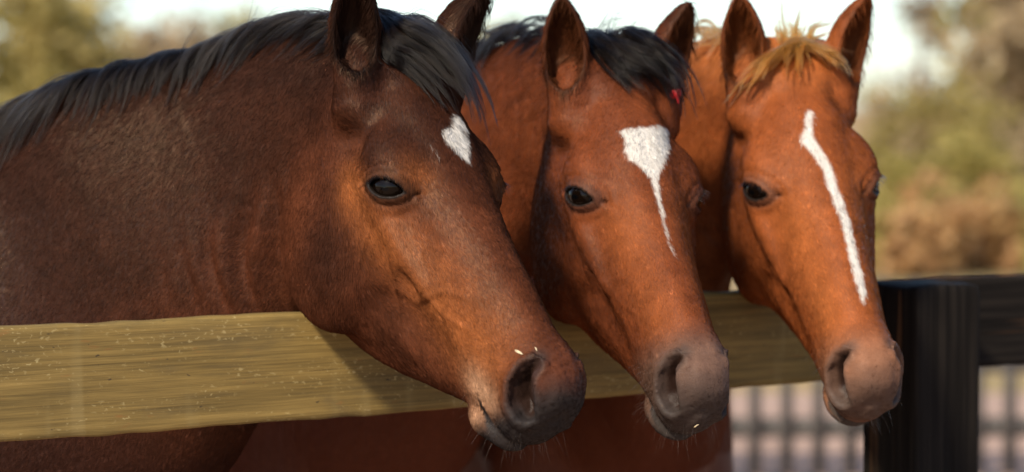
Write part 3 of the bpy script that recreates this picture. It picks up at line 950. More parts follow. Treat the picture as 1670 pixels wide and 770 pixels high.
def board_mesh(name, L, hgt, thick, seed, nseg=260, wear=.0012):
    """a sawn board along +x, front face towards -y, top at z = 0: eased edges, slightly uneven"""
    r = np.random.default_rng(seed)
    b = .003
    nz = 14
    zs = np.concatenate([[-hgt + b], np.linspace(-hgt + .01, -.01, nz), [-b]])
    prof = [(0, z) for z in zs] + [(b, 0), (thick - b, 0), (thick, -b), (thick, -hgt + b), (thick - b, -hgt), (b, -hgt)]
    prof = np.array(prof); m = len(prof)
    xs = np.linspace(0, L, nseg)
    P = np.zeros((nseg, m, 3))
    P[..., 0] = xs[:, None]; P[..., 1] = prof[None, :, 0]; P[..., 2] = prof[None, :, 1]
    flat = P.reshape(-1, 3)
    q = flat * [3, 60, 60]
    flat[:, 1] += wear * .55 * wob(q, 1.0, seed)
    edge = np.exp(-((flat[:, 2]) / .006) ** 2) + np.exp(-((flat[:, 2] + hgt) / .006) ** 2)
    flat[:, 2] += wear * 1.6 * edge * wob(flat * [1, 0, 0] + seed, 46, seed + 1) + .0012 * wob(flat * [1, 0, 0], 5, seed + 2)
    P = flat.reshape(nseg, m, 3)
    i = np.arange(nseg * m).reshape(nseg, m)
    j = np.roll(i, -1, 1)
    Q = np.stack([i[:-1].ravel(), i[1:].ravel(), j[1:].ravel(), j[:-1].ravel()], 1)
    V = P.reshape(-1, 3)
    # end caps as fans of quads round a centre
    caps = []
    for row, flip in ((0, False), (nseg - 1, True)):
        c = len(V)
        V = np.vstack([V, V[i[row]].mean(0)])
        ring = i[row]
        for a in range(0, m - 1, 2):
            f = [c, ring[a], ring[a + 1], ring[(a + 2) % m]]
            caps.append(f[::-1] if flip else f)
    Q = np.vstack([Q, np.array(caps)])
    return make_mesh(name, V, Q)

def raw_wood():
    m, nt, b = new_mat('weathered pine board')
    tc = node(nt, 'ShaderNodeTexCoord')
    def mapped(scale, loc=(0, 0, 0)):
        mp = node(nt, 'ShaderNodeMapping'); mp.inputs['Scale'].default_value = scale; mp.inputs['Location'].default_value = loc
        nt.links.new(tc.outputs['Object'], mp.inputs['Vector'])
        return mp.outputs[0]
    def noise(scale, s=1.0, d=6.0, r=.6, dist=0.0, loc=(0, 0, 0)):
        n = node(nt, 'ShaderNodeTexNoise', Scale=s, Detail=d, Roughness=r, Distortion=dist)
        nt.links.new(mapped(scale, loc), n.inputs['Vector'])
        return n.outputs[0]
    grain = noise((2.2, 60, 95), 1, 7, .62, .35)
    broad = noise((2.6, 12, 16), 1, 4, .55, .2, (3, 1, 2))
    fineg = noise((9, 260, 420), 1, 5, .65, .1, (6, 3, 1))
    r1 = ramp(nt, [(.28, (.052, .035, .010)), (.44, (.122, .081, .023)), (.56, (.182, .121, .035)), (.72, (.262, .176, .054))])
    ad = node(nt, 'ShaderNodeMath', operation='MULTIPLY_ADD'); ad.inputs[1].default_value = .55; nt.links.new(grain, ad.inputs[0])
    ml = node(nt, 'ShaderNodeMath', operation='MULTIPLY'); ml.inputs[1].default_value = .45; nt.links.new(broad, ml.inputs[0])
    nt.links.new(ml.outputs[0], ad.inputs[2]); nt.links.new(ad.outputs[0], r1.inputs[0])
    def mix(fac, a, col, typ='MIX'):
        x = node(nt, 'ShaderNodeMix', data_type='RGBA', blend_type=typ)
        nt.links.new(fac, x.inputs[0]); nt.links.new(a, x.inputs[6])
        x.inputs[7].default_value = (*col, 1)
        return x.outputs[2]
    def band(v, lo, hi):
        mr = node(nt, 'ShaderNodeMapRange', interpolation_type='SMOOTHSTEP')
        mr.inputs['From Min'].default_value = lo; mr.inputs['From Max'].default_value = hi
        nt.links.new(v, mr.inputs[0])
        return mr.outputs[0]
    def mul(a, c):
        x = node(nt, 'ShaderNodeMath', operation='MULTIPLY')
        nt.links.new(a, x.inputs[0])
        if isinstance(c, float):
            x.inputs[1].default_value = c
        else:
            nt.links.new(c, x.inputs[1])
        return x.outputs[0]
    fm = node(nt, 'ShaderNodeMapRange'); fm.inputs['From Min'].default_value = .3; fm.inputs['From Max'].default_value = .7; fm.inputs['To Min'].default_value = .68; fm.inputs['To Max'].default_value = 1.3
    nt.links.new(fineg, fm.inputs[0])
    fx = node(nt, 'ShaderNodeMix', data_type='RGBA', blend_type='MULTIPLY'); fx.inputs[0].default_value = 1
    nt.links.new(r1.outputs[0], fx.inputs[6]); nt.links.new(fm.outputs[0], fx.inputs[7])
    col = fx.outputs[2]
    # grey-green weathering, vertical roller bands, orange resin
    col = mix(mul(band(noise((5, 10, 22), 1, 5, .6, .4, (7, 0, 0)), .50, .72), .55), col, (.070, .052, .025))
    col = mix(mul(band(noise((13, 1.2, 1.2), 1, 3, .5, 0, (1, 5, 0)), .56, .66), .30), col, (.26, .20, .085))
    col = mix(mul(band(noise((16, 40, 50), 1, 4, .6, .3, (2, 8, 1)), .62, .72), .50), col, (.20, .085, .022))
    # pale scuffed flakes, gathered in patches
    flakes = mul(band(noise((120, 210, 210), 1, 3, .5, .5), .58, .68), band(noise((8, 14, 26), 1, 3, .55, .2, (4, 4, 9)), .44, .60))
    col = mix(mul(flakes, .45), col, (.42, .34, .16))
    # knots
    sp = node(nt, 'ShaderNodeSeparateXYZ'); nt.links.new(tc.outputs['Object'], sp.inputs[0])
    for kx, kz, kr in ((2.20, -.09, .009),):
        cb = node(nt, 'ShaderNodeCombineXYZ')
        a1 = node(nt, 'ShaderNodeMath', operation='MULTIPLY_ADD'); a1.inputs[1].default_value = 1 / (kr * 1.7); a1.inputs[2].default_value = -kx / (kr * 1.7)
        a2 = node(nt, 'ShaderNodeMath', operation='MULTIPLY_ADD'); a2.inputs[1].default_value = 1 / kr; a2.inputs[2].default_value = -kz / kr
        nt.links.new(sp.outputs[0], a1.inputs[0]); nt.links.new(sp.outputs[2], a2.inputs[0])
        nt.links.new(a1.outputs[0], cb.inputs[0]); nt.links.new(a2.outputs[0], cb.inputs[1])
        ln = node(nt, 'ShaderNodeVectorMath', operation='LENGTH'); nt.links.new(cb.outputs[0], ln.inputs[0])
        wv = node(nt, 'ShaderNodeMath', operation='MULTIPLY_ADD'); wv.inputs[1].default_value = .8; nt.links.new(grain, wv.inputs[0]); nt.links.new(ln.outputs['Value'], wv.inputs[2])
        mr = node(nt, 'ShaderNodeMapRange', interpolation_type='SMOOTHSTEP'); mr.inputs['From Min'].default_value = 1.5; mr.inputs['From Max'].default_value = .9
        nt.links.new(wv.outputs[0], mr.inputs[0])
        col = mix(mul(mr.outputs[0], .75), col, (.055, .026, .010))
    # dark specks and fine cracks along the grain
    col = mix(mul(band(noise((60, 120, 120), 1, 2, .5, 0, (9, 9, 9)), .70, .76), .85), col, (.03, .02, .012))
    crack = band(noise((1.6, 70, 120), 1, 3, .45, .15, (5, 2, 7)), .70, .735)
    col = mix(mul(crack, .8), col, (.035, .024, .012))
    nt.links.new(col, b.inputs['Base Color'])
    b.inputs['Roughness'].default_value = .72
    b.inputs['Specular IOR Level'].default_value = .3
    hsum = node(nt, 'ShaderNodeMath', operation='SUBTRACT')
    nt.links.new(grain, hsum.inputs[0]); nt.links.new(mul(crack, 1.5), hsum.inputs[1])
    bp = node(nt, 'ShaderNodeBump', Strength=.7, Distance=.0016)
    nt.links.new(hsum.outputs[0], bp.inputs['Height']); nt.links.new(bp.outputs[0], b.inputs['Normal'])
    return m

def black_wood(name, sx, sz, brown=.5):
    m, nt, b = new_mat(name)
    tc = node(nt, 'ShaderNodeTexCoord')
    def noise(scale, d=5.0, r=.6, loc=(0, 0, 0)):
        mp = node(nt, 'ShaderNodeMapping'); mp.inputs['Scale'].default_value = scale; mp.inputs['Location'].default_value = loc
        nt.links.new(tc.outputs['Object'], mp.inputs['Vector'])
        n = node(nt, 'ShaderNodeTexNoise', Scale=1.0, Detail=d, Roughness=r, Distortion=.2)
        nt.links.new(mp.outputs[0], n.inputs['Vector'])
        return n.outputs[0]
    g = noise((sx, 70, sz), 6, .62)
    r1 = ramp(nt, [(.3, (.0040, .0034, .0029)), (.5, (.0090, .0073, .0061)), (.66, (.016, .0128, .0102)), (.78, (.034, .025, .018))])
    nt.links.new(g, r1.inputs[0])
    big = noise((sx * .35, 14, sz * .35), 4, .55, (3, 1, 4))
    mr = node(nt, 'ShaderNodeMapRange', interpolation_type='SMOOTHSTEP'); mr.inputs['From Min'].default_value = .60; mr.inputs['From Max'].default_value = .66
    nt.links.new(big, mr.inputs[0])
    ml = node(nt, 'ShaderNodeMath', operation='MULTIPLY'); ml.inputs[1].default_value = brown
    nt.links.new(mr.outputs[0], ml.inputs[0])
    mx = node(nt, 'ShaderNodeMix', data_type='RGBA')
    nt.links.new(ml.outputs[0], mx.inputs[0]); nt.links.new(r1.outputs[0], mx.inputs[6]); mx.inputs[7].default_value = (.085, .042, .020, 1)
    nt.links.new(mx.outputs[2], b.inputs['Base Color'])
    b.inputs['Roughness'].default_value = .78
    b.inputs['Specular IOR Level'].default_value = .06
    bp = node(nt, 'ShaderNodeBump', Strength=.7, Distance=.002)
    nt.links.new(g, bp.inputs['Height']); nt.links.new(bp.outputs[0], b.inputs['Normal'])
    return m

M_RAW = raw_wood()
M_BLACKRAIL = black_wood('black stained board', 2.5, 110, .35)
M_BLACKPOST = black_wood('black stained post', 90, 2.2, .9)

def post_mesh(name, w, h, seed):
    """square post, origin at the foot, edges worn, long drying cracks"""
    n = 22
    t = np.linspace(-1, 1, n, endpoint=False)
    side = np.stack([t, -np.ones(n)], 1)
    ring = np.vstack([side, np.stack([np.ones(n), t], 1), np.stack([-t, np.ones(n)], 1), np.stack([-np.ones(n), -t], 1)])
    rad = (np.abs(ring) ** 18).sum(1) ** (1 / 18)
    ring = ring / rad[:, None] * w / 2
    m = len(ring)
    zs = np.concatenate([np.linspace(-.02, h - .02, 70), h - np.array([.012, .006, .002, .0])])
    ins = np.concatenate([np.ones(70), [.995, .985, .965, .93]])
    P = np.zeros((len(zs), m, 3))
    P[..., :2] = ring[None] * ins[:, None, None]; P[..., 2] = zs[:, None]
    flat = P.reshape(-1, 3)
    r = np.random.default_rng(seed)
    nr = np.concatenate([ring / np.linalg.norm(ring, axis=1)[:, None], np.zeros((m, 1))], 1)
    nr = np.tile(nr, (len(zs), 1))
    d = .0003 * wob(flat * [60, 60, 3], 1, seed)
    for _ in range(4):      # cracks
        a = r.integers(0, m); z0 = r.uniform(.3, h); ln = r.uniform(.15, .5); dp = r.uniform(.002, .006)
        ia = np.tile(np.arange(m), len(zs))
        dist = np.abs((ia - a - .7 * np.sin(flat[:, 2] * 9 + a) + m / 2) % m - m / 2)
        d -= dp * np.clip(1 - dist / 1.1, 0, 1) * sstep(ln, ln * .6, np.abs(flat[:, 2] - z0))
    flat += nr * d[:, None]
    flat[:, 2] += np.where(flat[:, 2] > h - .03, .0025 * wob(flat * [1, 1, 0], 55, seed + 3), 0)
    V = flat
    i = np.arange(len(zs) * m).reshape(len(zs), m); j = np.roll(i, -1, 1)
    Q = np.stack([i[:-1].ravel(), j[:-1].ravel(), j[1:].ravel(), i[1:].ravel()], 1)
    c = len(V); top = i[-1]
    V = np.vstack([V, V[top].mean(0)])
    Q = np.vstack([Q, [[c, top[a], top[(a + 1) % m], top[(a + 2) % m]] for a in range(0, m, 2)]])
    return make_mesh(name, V, Q)

def fence_point(s, off=0.0, z=0.0):
    """s along the fence, off towards the camera side"""
    return RAIL_A + RAIL_D * s + RAIL_N * off + np.array([0, 0, z])

FENCE_ANG = math.atan2(RAIL_D[1], RAIL_D[0])
fence = empty('board_fence', fence_point(1.40))
tag(fence, 'wooden board fence with one raw pine top rail that the horses lean over', 'fence')
POST_S = 1.362
POST_W = .136
def place_board(name, s0, s1, ztop, mat, seed, label=None):
    me = board_mesh(name, s1 - s0, .152, .036, seed)
    o = link(name, me, fence, mat)
    o.location = fence_point(s0, 0, ztop)
    o.rotation_euler = (0, 0, FENCE_ANG)
    tag(o, label)
    return o
place_board('rail', -1.35, 1.298, RAIL_TOP, M_RAW, 3, 'weathered unpainted pine top rail under the three heads')
place_board('rail', 1.303, 3.90, RAIL_TOP + .004, M_BLACKRAIL, 4, 'black stained top rail right of the post')
for z, sd in ((.40, 5), (.80, 6)):
    place_board('rail', -1.35, 1.298, RAIL_TOP - z, M_BLACKRAIL, sd)
    place_board('rail', 1.303, 3.90, RAIL_TOP - z, M_BLACKRAIL, sd + 5)
for s, sd in ((POST_S, 11), (POST_S + 2.45, 12), (POST_S - 2.70, 13)):
    o = link('post', post_mesh('post', POST_W, RAIL_TOP + .006, sd), fence, M_BLACKPOST)
    o.location = fence_point(s, POST_W / 2 + .003)
    o.rotation_euler = (0, 0, FENCE_ANG)

# ------------------------------------------------------------------ far picket fence
def box_mesh(name, sx, sy, sz):
    x, y, z = sx / 2, sy / 2, sz
    V = [(-x, -y, 0), (x, -y, 0), (x, y, 0), (-x, y, 0), (-x * .9, -y * .9, z), (x * .9, -y * .9, z), (x * .9, y * .9, z), (-x * .9, y * .9, z)]
    Q = [(0, 3, 2, 1), (4, 5, 6, 7), (0, 1, 5, 4), (1, 2, 6, 5), (2, 3, 7, 6), (3, 0, 4, 7)]
    return make_mesh(name, np.array(V, float), np.array(Q), False)

def bar_mesh(name, L, hy, hz):
    V = [(0, -hy, -hz), (L, -hy, -hz), (L, hy, -hz), (0, hy, -hz), (0, -hy, hz), (L, -hy, hz), (L, hy, hz), (0, hy, hz)]
    Q = [(0, 3, 2, 1), (4, 5, 6, 7), (0, 1, 5, 4), (1, 2, 6, 5), (2, 3, 7, 6), (3, 0, 4, 7)]
    return make_mesh(name, np.array(V, float), np.array(Q), False)

PKY = 11.0
pk = empty('picket_fence', (2.4, PKY, 0))
tag(pk, 'dark low picket fence across the sand behind the horses', 'fence')
M_PICKET, _nt, _b = new_mat('faded dark paint')
_tc = node(_nt, 'ShaderNodeTexCoord'); _n = node(_nt, 'ShaderNodeTexNoise', Scale=14.0, Detail=5.0)
_nt.links.new(_tc.outputs['Object'], _n.inputs['Vector'])
_r = ramp(_nt, [(.3, (.030, .027, .026)), (.7, (.075, .066, .060))])
_nt.links.new(_n.outputs[0], _r.inputs[0]); _nt.links.new(_r.outputs[0], _b.inputs['Base Color']); _b.inputs['Roughness'].default_value = .8
mp_, mr_, mq_ = box_mesh('picket', .052, .020, .86), bar_mesh('picket_rail', 6.6, .02, .042), box_mesh('picket_post', .10, .10, .90)
for mm in (mp_, mr_, mq_):
    mm.materials.append(M_PICKET)
PX0, PX1 = -.2, 6.2
for i, x in enumerate(np.arange(PX0, PX1, .140)):
    o = link('picket', mp_, pk); o.location = (x, PKY + .03 * (x - 2.4), .04)
for z in (.78, .53, .25):
    o = link('picket_rail', mr_, pk); o.location = (PX0 - .05, PKY + .03 * (PX0 - 2.4) + .035, z); o.rotation_euler = (0, 0, .03)
for x in (PX0 - .1, 3.0, PX1 + .1):
    o = link('picket_post', mq_, pk); o.location = (x, PKY + .03 * (x - 2.4) + .11, 0)

# ------------------------------------------------------------------ trees and shrubs beyond
def leaf_mat(name, cols):
    m, nt, b = new_mat(name)
    at = node(nt, 'ShaderNodeAttribute', attribute_name='tint')
    r = ramp(nt, [(i / (len(cols) - 1), c) for i, c in enumerate(cols)])
    nt.links.new(at.outputs['Fac'], r.inputs[0])
    nt.links.new(r.outputs[0], b.inputs['Base Color'])
    b.inputs['Roughness'].default_value = .7
    tr = nt.nodes.new('ShaderNodeBsdfTranslucent')
    nt.links.new(r.outputs[0], tr.inputs['Color'])
    ms = nt.nodes.new('ShaderNodeMixShader'); ms.inputs[0].default_value = .45
    nt.links.new(b.outputs[0], ms.inputs[1]); nt.links.new(tr.outputs[0], ms.inputs[2])
    nt.links.new(ms.outputs[0], nt.nodes['Material Output'].inputs['Surface'])
    return m

def bark_mat():
    m, nt, b = new_mat('tree bark')
    tc = node(nt, 'ShaderNodeTexCoord')
    n = node(nt, 'ShaderNodeTexNoise', Scale=6.0, Detail=6.0)
    nt.links.new(tc.outputs['Object'], n.inputs['Vector'])
    r = ramp(nt, [(.3, (.05, .035, .024)), (.7, (.17, .12, .085))])
    nt.links.new(n.outputs[0], r.inputs[0]); nt.links.new(r.outputs[0], b.inputs['Base Color'])
    b.inputs['Roughness'].default_value = .9
    return m
M_BARK = bark_mat()
M_OLIVE = leaf_mat('olive autumn leaves', [(.15, .135, .035), (.27, .225, .065), (.40, .32, .11), (.48, .38, .15)])
M_BROWN = leaf_mat('brown autumn leaves', [(.18, .125, .07), (.29, .21, .12), (.40, .30, .175), (.47, .38, .22)])
M_YELLOW = leaf_mat('yellow green leaves', [(.15, .14, .03), (.27, .23, .055), (.36, .29, .08), (.42, .33, .10)])
M_RUST = leaf_mat('rust orange leaves', [(.26, .14, .06), (.40, .22, .09), (.48, .29, .12), (.50, .36, .16)])

def tube(V, Q, pts, rad, n=7):
    pts = np.asarray(pts, float); s = sum(len(v) for v in V)
    up = np.array([.3, .2, 1.0])
    rings = []
    for i in range(len(pts)):
        t = norm(pts[min(i + 1, len(pts) - 1)] - pts[max(i - 1, 0)])
        a = np.cross(t, [1, 0, 0]) if abs(t[0]) < .8 else np.cross(t, [0, 1, 0]); a = norm(a); b = np.cross(t, a)
        th = np.linspace(0, 2 * np.pi, n, endpoint=False)
        rings.append(pts[i] + rad[i] * (np.cos(th)[:, None] * a + np.sin(th)[:, None] * b))
    V.append(np.vstack(rings))
    for i in range(len(pts) - 1):
        for k in range(n):
            Q.append((s + i * n + k, s + i * n + (k + 1) % n, s + (i + 1) * n + (k + 1) % n, s + (i + 1) * n + k))

def tree(name, loc, height, spread, mat, label, cat, group, leaves=2600, leaf=.16, clump=22, seed=0, trunk_h=.28, density=.5):
    r = np.random.default_rng(seed)
    root = empty(name, loc)
    tag(root, label, cat, group)
    V, Q, ends = [], [], []
    lean = r.normal(size=2) * .04 * height
    tr = [np.array([0, 0, -.1]), np.array([lean[0] * .3, lean[1] * .3, trunk_h * height]), np.array([lean[0], lean[1], .62 * height]), np.array([lean[0] * 1.3, lean[1] * 1.3, .92 * height])]
    tr = spline(tr, 9); r0 = .030 * height
    tube(V, Q, tr, np.linspace(r0, r0 * .2, 9))
    for i in range(clump):
        t = r.uniform(.25, 1.0); b = tr[min(int(t * 8), 8)]
        az = r.uniform(0, 6.28); ln = spread * (1.15 - .55 * t) * r.uniform(.45, 1.0)
        e = b + np.array([math.cos(az) * ln, math.sin(az) * ln, ln * r.uniform(.05, .7)])
        m = (b + e) / 2 + np.array([0, 0, -.06 * ln])
        tube(V, Q, [b, m, e], [r0 * .35 * (1.1 - t) + .012, r0 * .2 * (1.1 - t) + .008, .006], 5)
        ends.append((m, .7)); ends.append((e, 1.0))
        for _ in range(2):
            e2 = m + r.normal(size=3) * ln * .35
            tube(V, Q, [m, e2], [.014, .004], 4); ends.append((e2, .8))
    link('trunk', make_mesh('trunk', np.vstack(V), np.array(Q)), root, M_BARK).matrix_parent_inverse.identity()
    E = np.array([e for e, _ in ends]); n = leaves
    pick = r.integers(0, len(E), n)
    c = E[pick] + r.normal(size=(n, 3)) * spread * .17 * r.uniform(.4, 1.4, (n, 1))
    c[:, 2] = np.maximum(c[:, 2], .12)
    A = r.normal(size=(n, 3)); A /= np.linalg.norm(A, axis=1)[:, None]
    B = np.cross(A, r.normal(size=(n, 3))); B /= np.linalg.norm(B, axis=1)[:, None]
    sz = leaf * r.uniform(.5, 1.4, (n, 1))
    LV = np.stack([c - A * sz, c + B * sz * .5, c + A * sz, c - B * sz * .5], 1).reshape(-1, 3)
    LQ = np.arange(n * 4).reshape(n, 4)
    me = make_mesh('crown', LV, LQ, False)
    at = me.attributes.new('tint', 'FLOAT', 'POINT')
    tint = np.clip(r.uniform(0, 1, len(E))[pick] * .6 + r.uniform(0, .4, n), 0, 1)
    at.data.foreach_set('value', np.repeat(tint, 4).astype(np.float32))
    link('crown', me, root, mat).matrix_parent_inverse.identity()
    return root

def at_px(x, D):
    return ((x - 835) / FPX * D, D, 0.0)

G_T = 'trees beyond the paddock'
tree('autumn_tree', at_px(250, 44), 3.1, 1.5, M_BROWN, 'brown autumn tree above the dark horse, leftmost of all trees', 'tree', G_T, 3800, .15, 26, 1)
tree('autumn_tree', at_px(395, 52), 3.3, 1.4, M_OLIVE, 'olive autumn tree showing above the mane of the dark horse', 'tree', G_T, 3000, .15, 24, 2)
tree('autumn_tree', at_px(530, 56), 3.5, 1.2, M_BROWN, 'brown tree just left of the dark horse near ear', 'tree', G_T, 2200, .15, 20, 3)
tree('autumn_tree', at_px(95, 40), 3.6, 1.6, M_OLIVE, 'olive tree at the far left edge behind the dark horse', 'tree', G_T, 3800, .15, 24, 4)
tree('autumn_tree', at_px(815, 62), 4.15, .9, M_OLIVE, 'small olive tree between the dark horse and the star-marked bay', 'tree', G_T, 900, .13, 12, 5)
tree('autumn_tree', at_px(1490, 50), 4.4, 1.0, M_BROWN, 'sparse brown tree against the sky right of the chestnut horse', 'tree', G_T, 600, .12, 14, 6)
tree('autumn_tree', at_px(1640, 46), 6.4, 1.25, M_OLIVE, 'tall dense olive tree right of the chestnut horse', 'tree', G_T, 5200, .15, 34, 7)
tree('autumn_tree', at_px(1745, 40), 5.4, 1.6, M_BROWN, 'brown tree at the far right edge of the picture', 'tree', G_T, 4200, .15, 28, 8)
G_S = 'shrubs at the edge of the field'
sh = [(1445, 58, 2.0, 1.1, M_YELLOW, 'golden shrub right beside the chestnut horse cheek'), (1530, 50, 1.9, 1.2, M_OLIVE, 'olive shrub above the fence post'),
      (1640, 44, 1.7, 1.1, M_OLIVE, 'olive shrub low behind the black rail'), (1585, 36, .95, .75, M_YELLOW, 'yellow green bush behind the black rail'),
      (1520, 33, .55, .5, M_RUST, 'low rust red bush behind the black post'), (1660, 31, .62, .5, M_RUST, 'low rust red bush at the right edge above the black rail'),
      (1480, 38, .7, .6, M_YELLOW, 'pale yellow bush close to the chestnut horse nose'),
      (1450, 25, .62, .42, M_YELLOW, 'small yellow bush touching the chestnut horse nose line'), (1505, 24.5, .60, .42, M_RUST, 'rust bush just over the top of the black post'),
      (1560, 26, .72, .46, M_YELLOW, 'golden bush between the two rust bushes over the black rail'), (1612, 25, .62, .42, M_RUST, 'orange rust bush over the middle of the black rail'),
      (1668, 26, .70, .46, M_YELLOW, 'golden bush at the right edge over the black rail'), (1715, 25, .66, .44, M_OLIVE, 'olive bush cut by the right edge'),
      (470, 60, 2.3, 1.2, M_BROWN, 'brown shrub far behind the dark horse mane'), (180, 54, 2.3, 1.3, M_BROWN, 'wide brown shrub far behind at the left')]
for i, (x, D, hh, spd, mt, lb) in enumerate(sh):
    tree('shrub', at_px(x, D), hh, spd, mt, lb, 'shrub', G_S, 1700, .09, 22, 30 + i, .1)

# ------------------------------------------------------------------ the horses themselves
def eye_mesh():
    n, m = 40, 24
    V = []
    for i in range(m + 1):
        th = math.pi * i / m
        for j in range(n):
            ph = 2 * math.pi * j / n
            r = EYE_R
            z = math.cos(th)
            bulge = 1 + .05 * max(0, z - .75) / .25          # cornea
            V.append((r * math.sin(th) * math.cos(ph) * bulge, r * math.sin(th) * math.sin(ph) * bulge, r * z * bulge))
    Q = [(i * n + j, i * n + (j + 1) % n, (i + 1) * n + (j + 1) % n, (i + 1) * n + j) for i in range(m) for j in range(n)]
    me = make_mesh('eye', np.array(V), np.array(Q)[:, ::-1])
    me.materials.append(M_EYE)
    return me
EYE_MESH = eye_mesh()

LABEL = {1: 'dark bay horse with small white star and black forelock, nearest the camera',
         2: 'bright bay horse in the middle with a broad white star tapering down its face',
         3: 'chestnut horse with flaxen forelock and long white blaze beside the black post'}
COUNT = {1: 370000, 2: 220000, 3: 190000}
FINE = {1: .0030, 2: .0033, 3: .0036}

def long_hair(h, name, root, guides, n, col, seed, rad=.00022, **kw):
    P = strands(guides, n, seed, **kw)
    k = P.shape[1]
    r = np.random.default_rng(seed + 500)
    R = np.linspace(1, .25, k)[None] * rad * r.uniform(.7, 1.4, (n, 1))
    c = np.asarray(col)[None] * (1 + .35 * r.normal(size=(n, 1)))
    c = np.where(r.uniform(size=(n, 1)) < .08, c * 2.2 + np.array([[.012, .006, .002]]), c)
    return hair_object(name, root, P, R, np.clip(c, .003, .9), M_LONG)

def on_head(h, pts, lift=.006):
    """guide points laid on the skin: where the sight line through a photo pixel meets the head, else nearest to it"""
    out = []
    for (x, y, *o) in pts:
        Ys = np.linspace(HEADS[h.k][0][1] - .45, HEADS[h.k][0][1] + .25, 240)
        P = np.array([px(x, y, Y) for Y in Ys])
        F = h.field(P.astype(np.float32))
        l = o[0] if o else lift
        hit = np.where(F < l)[0]
        out.append(P[hit[0]] if len(hit) else P[np.argmin(F)])
    return out

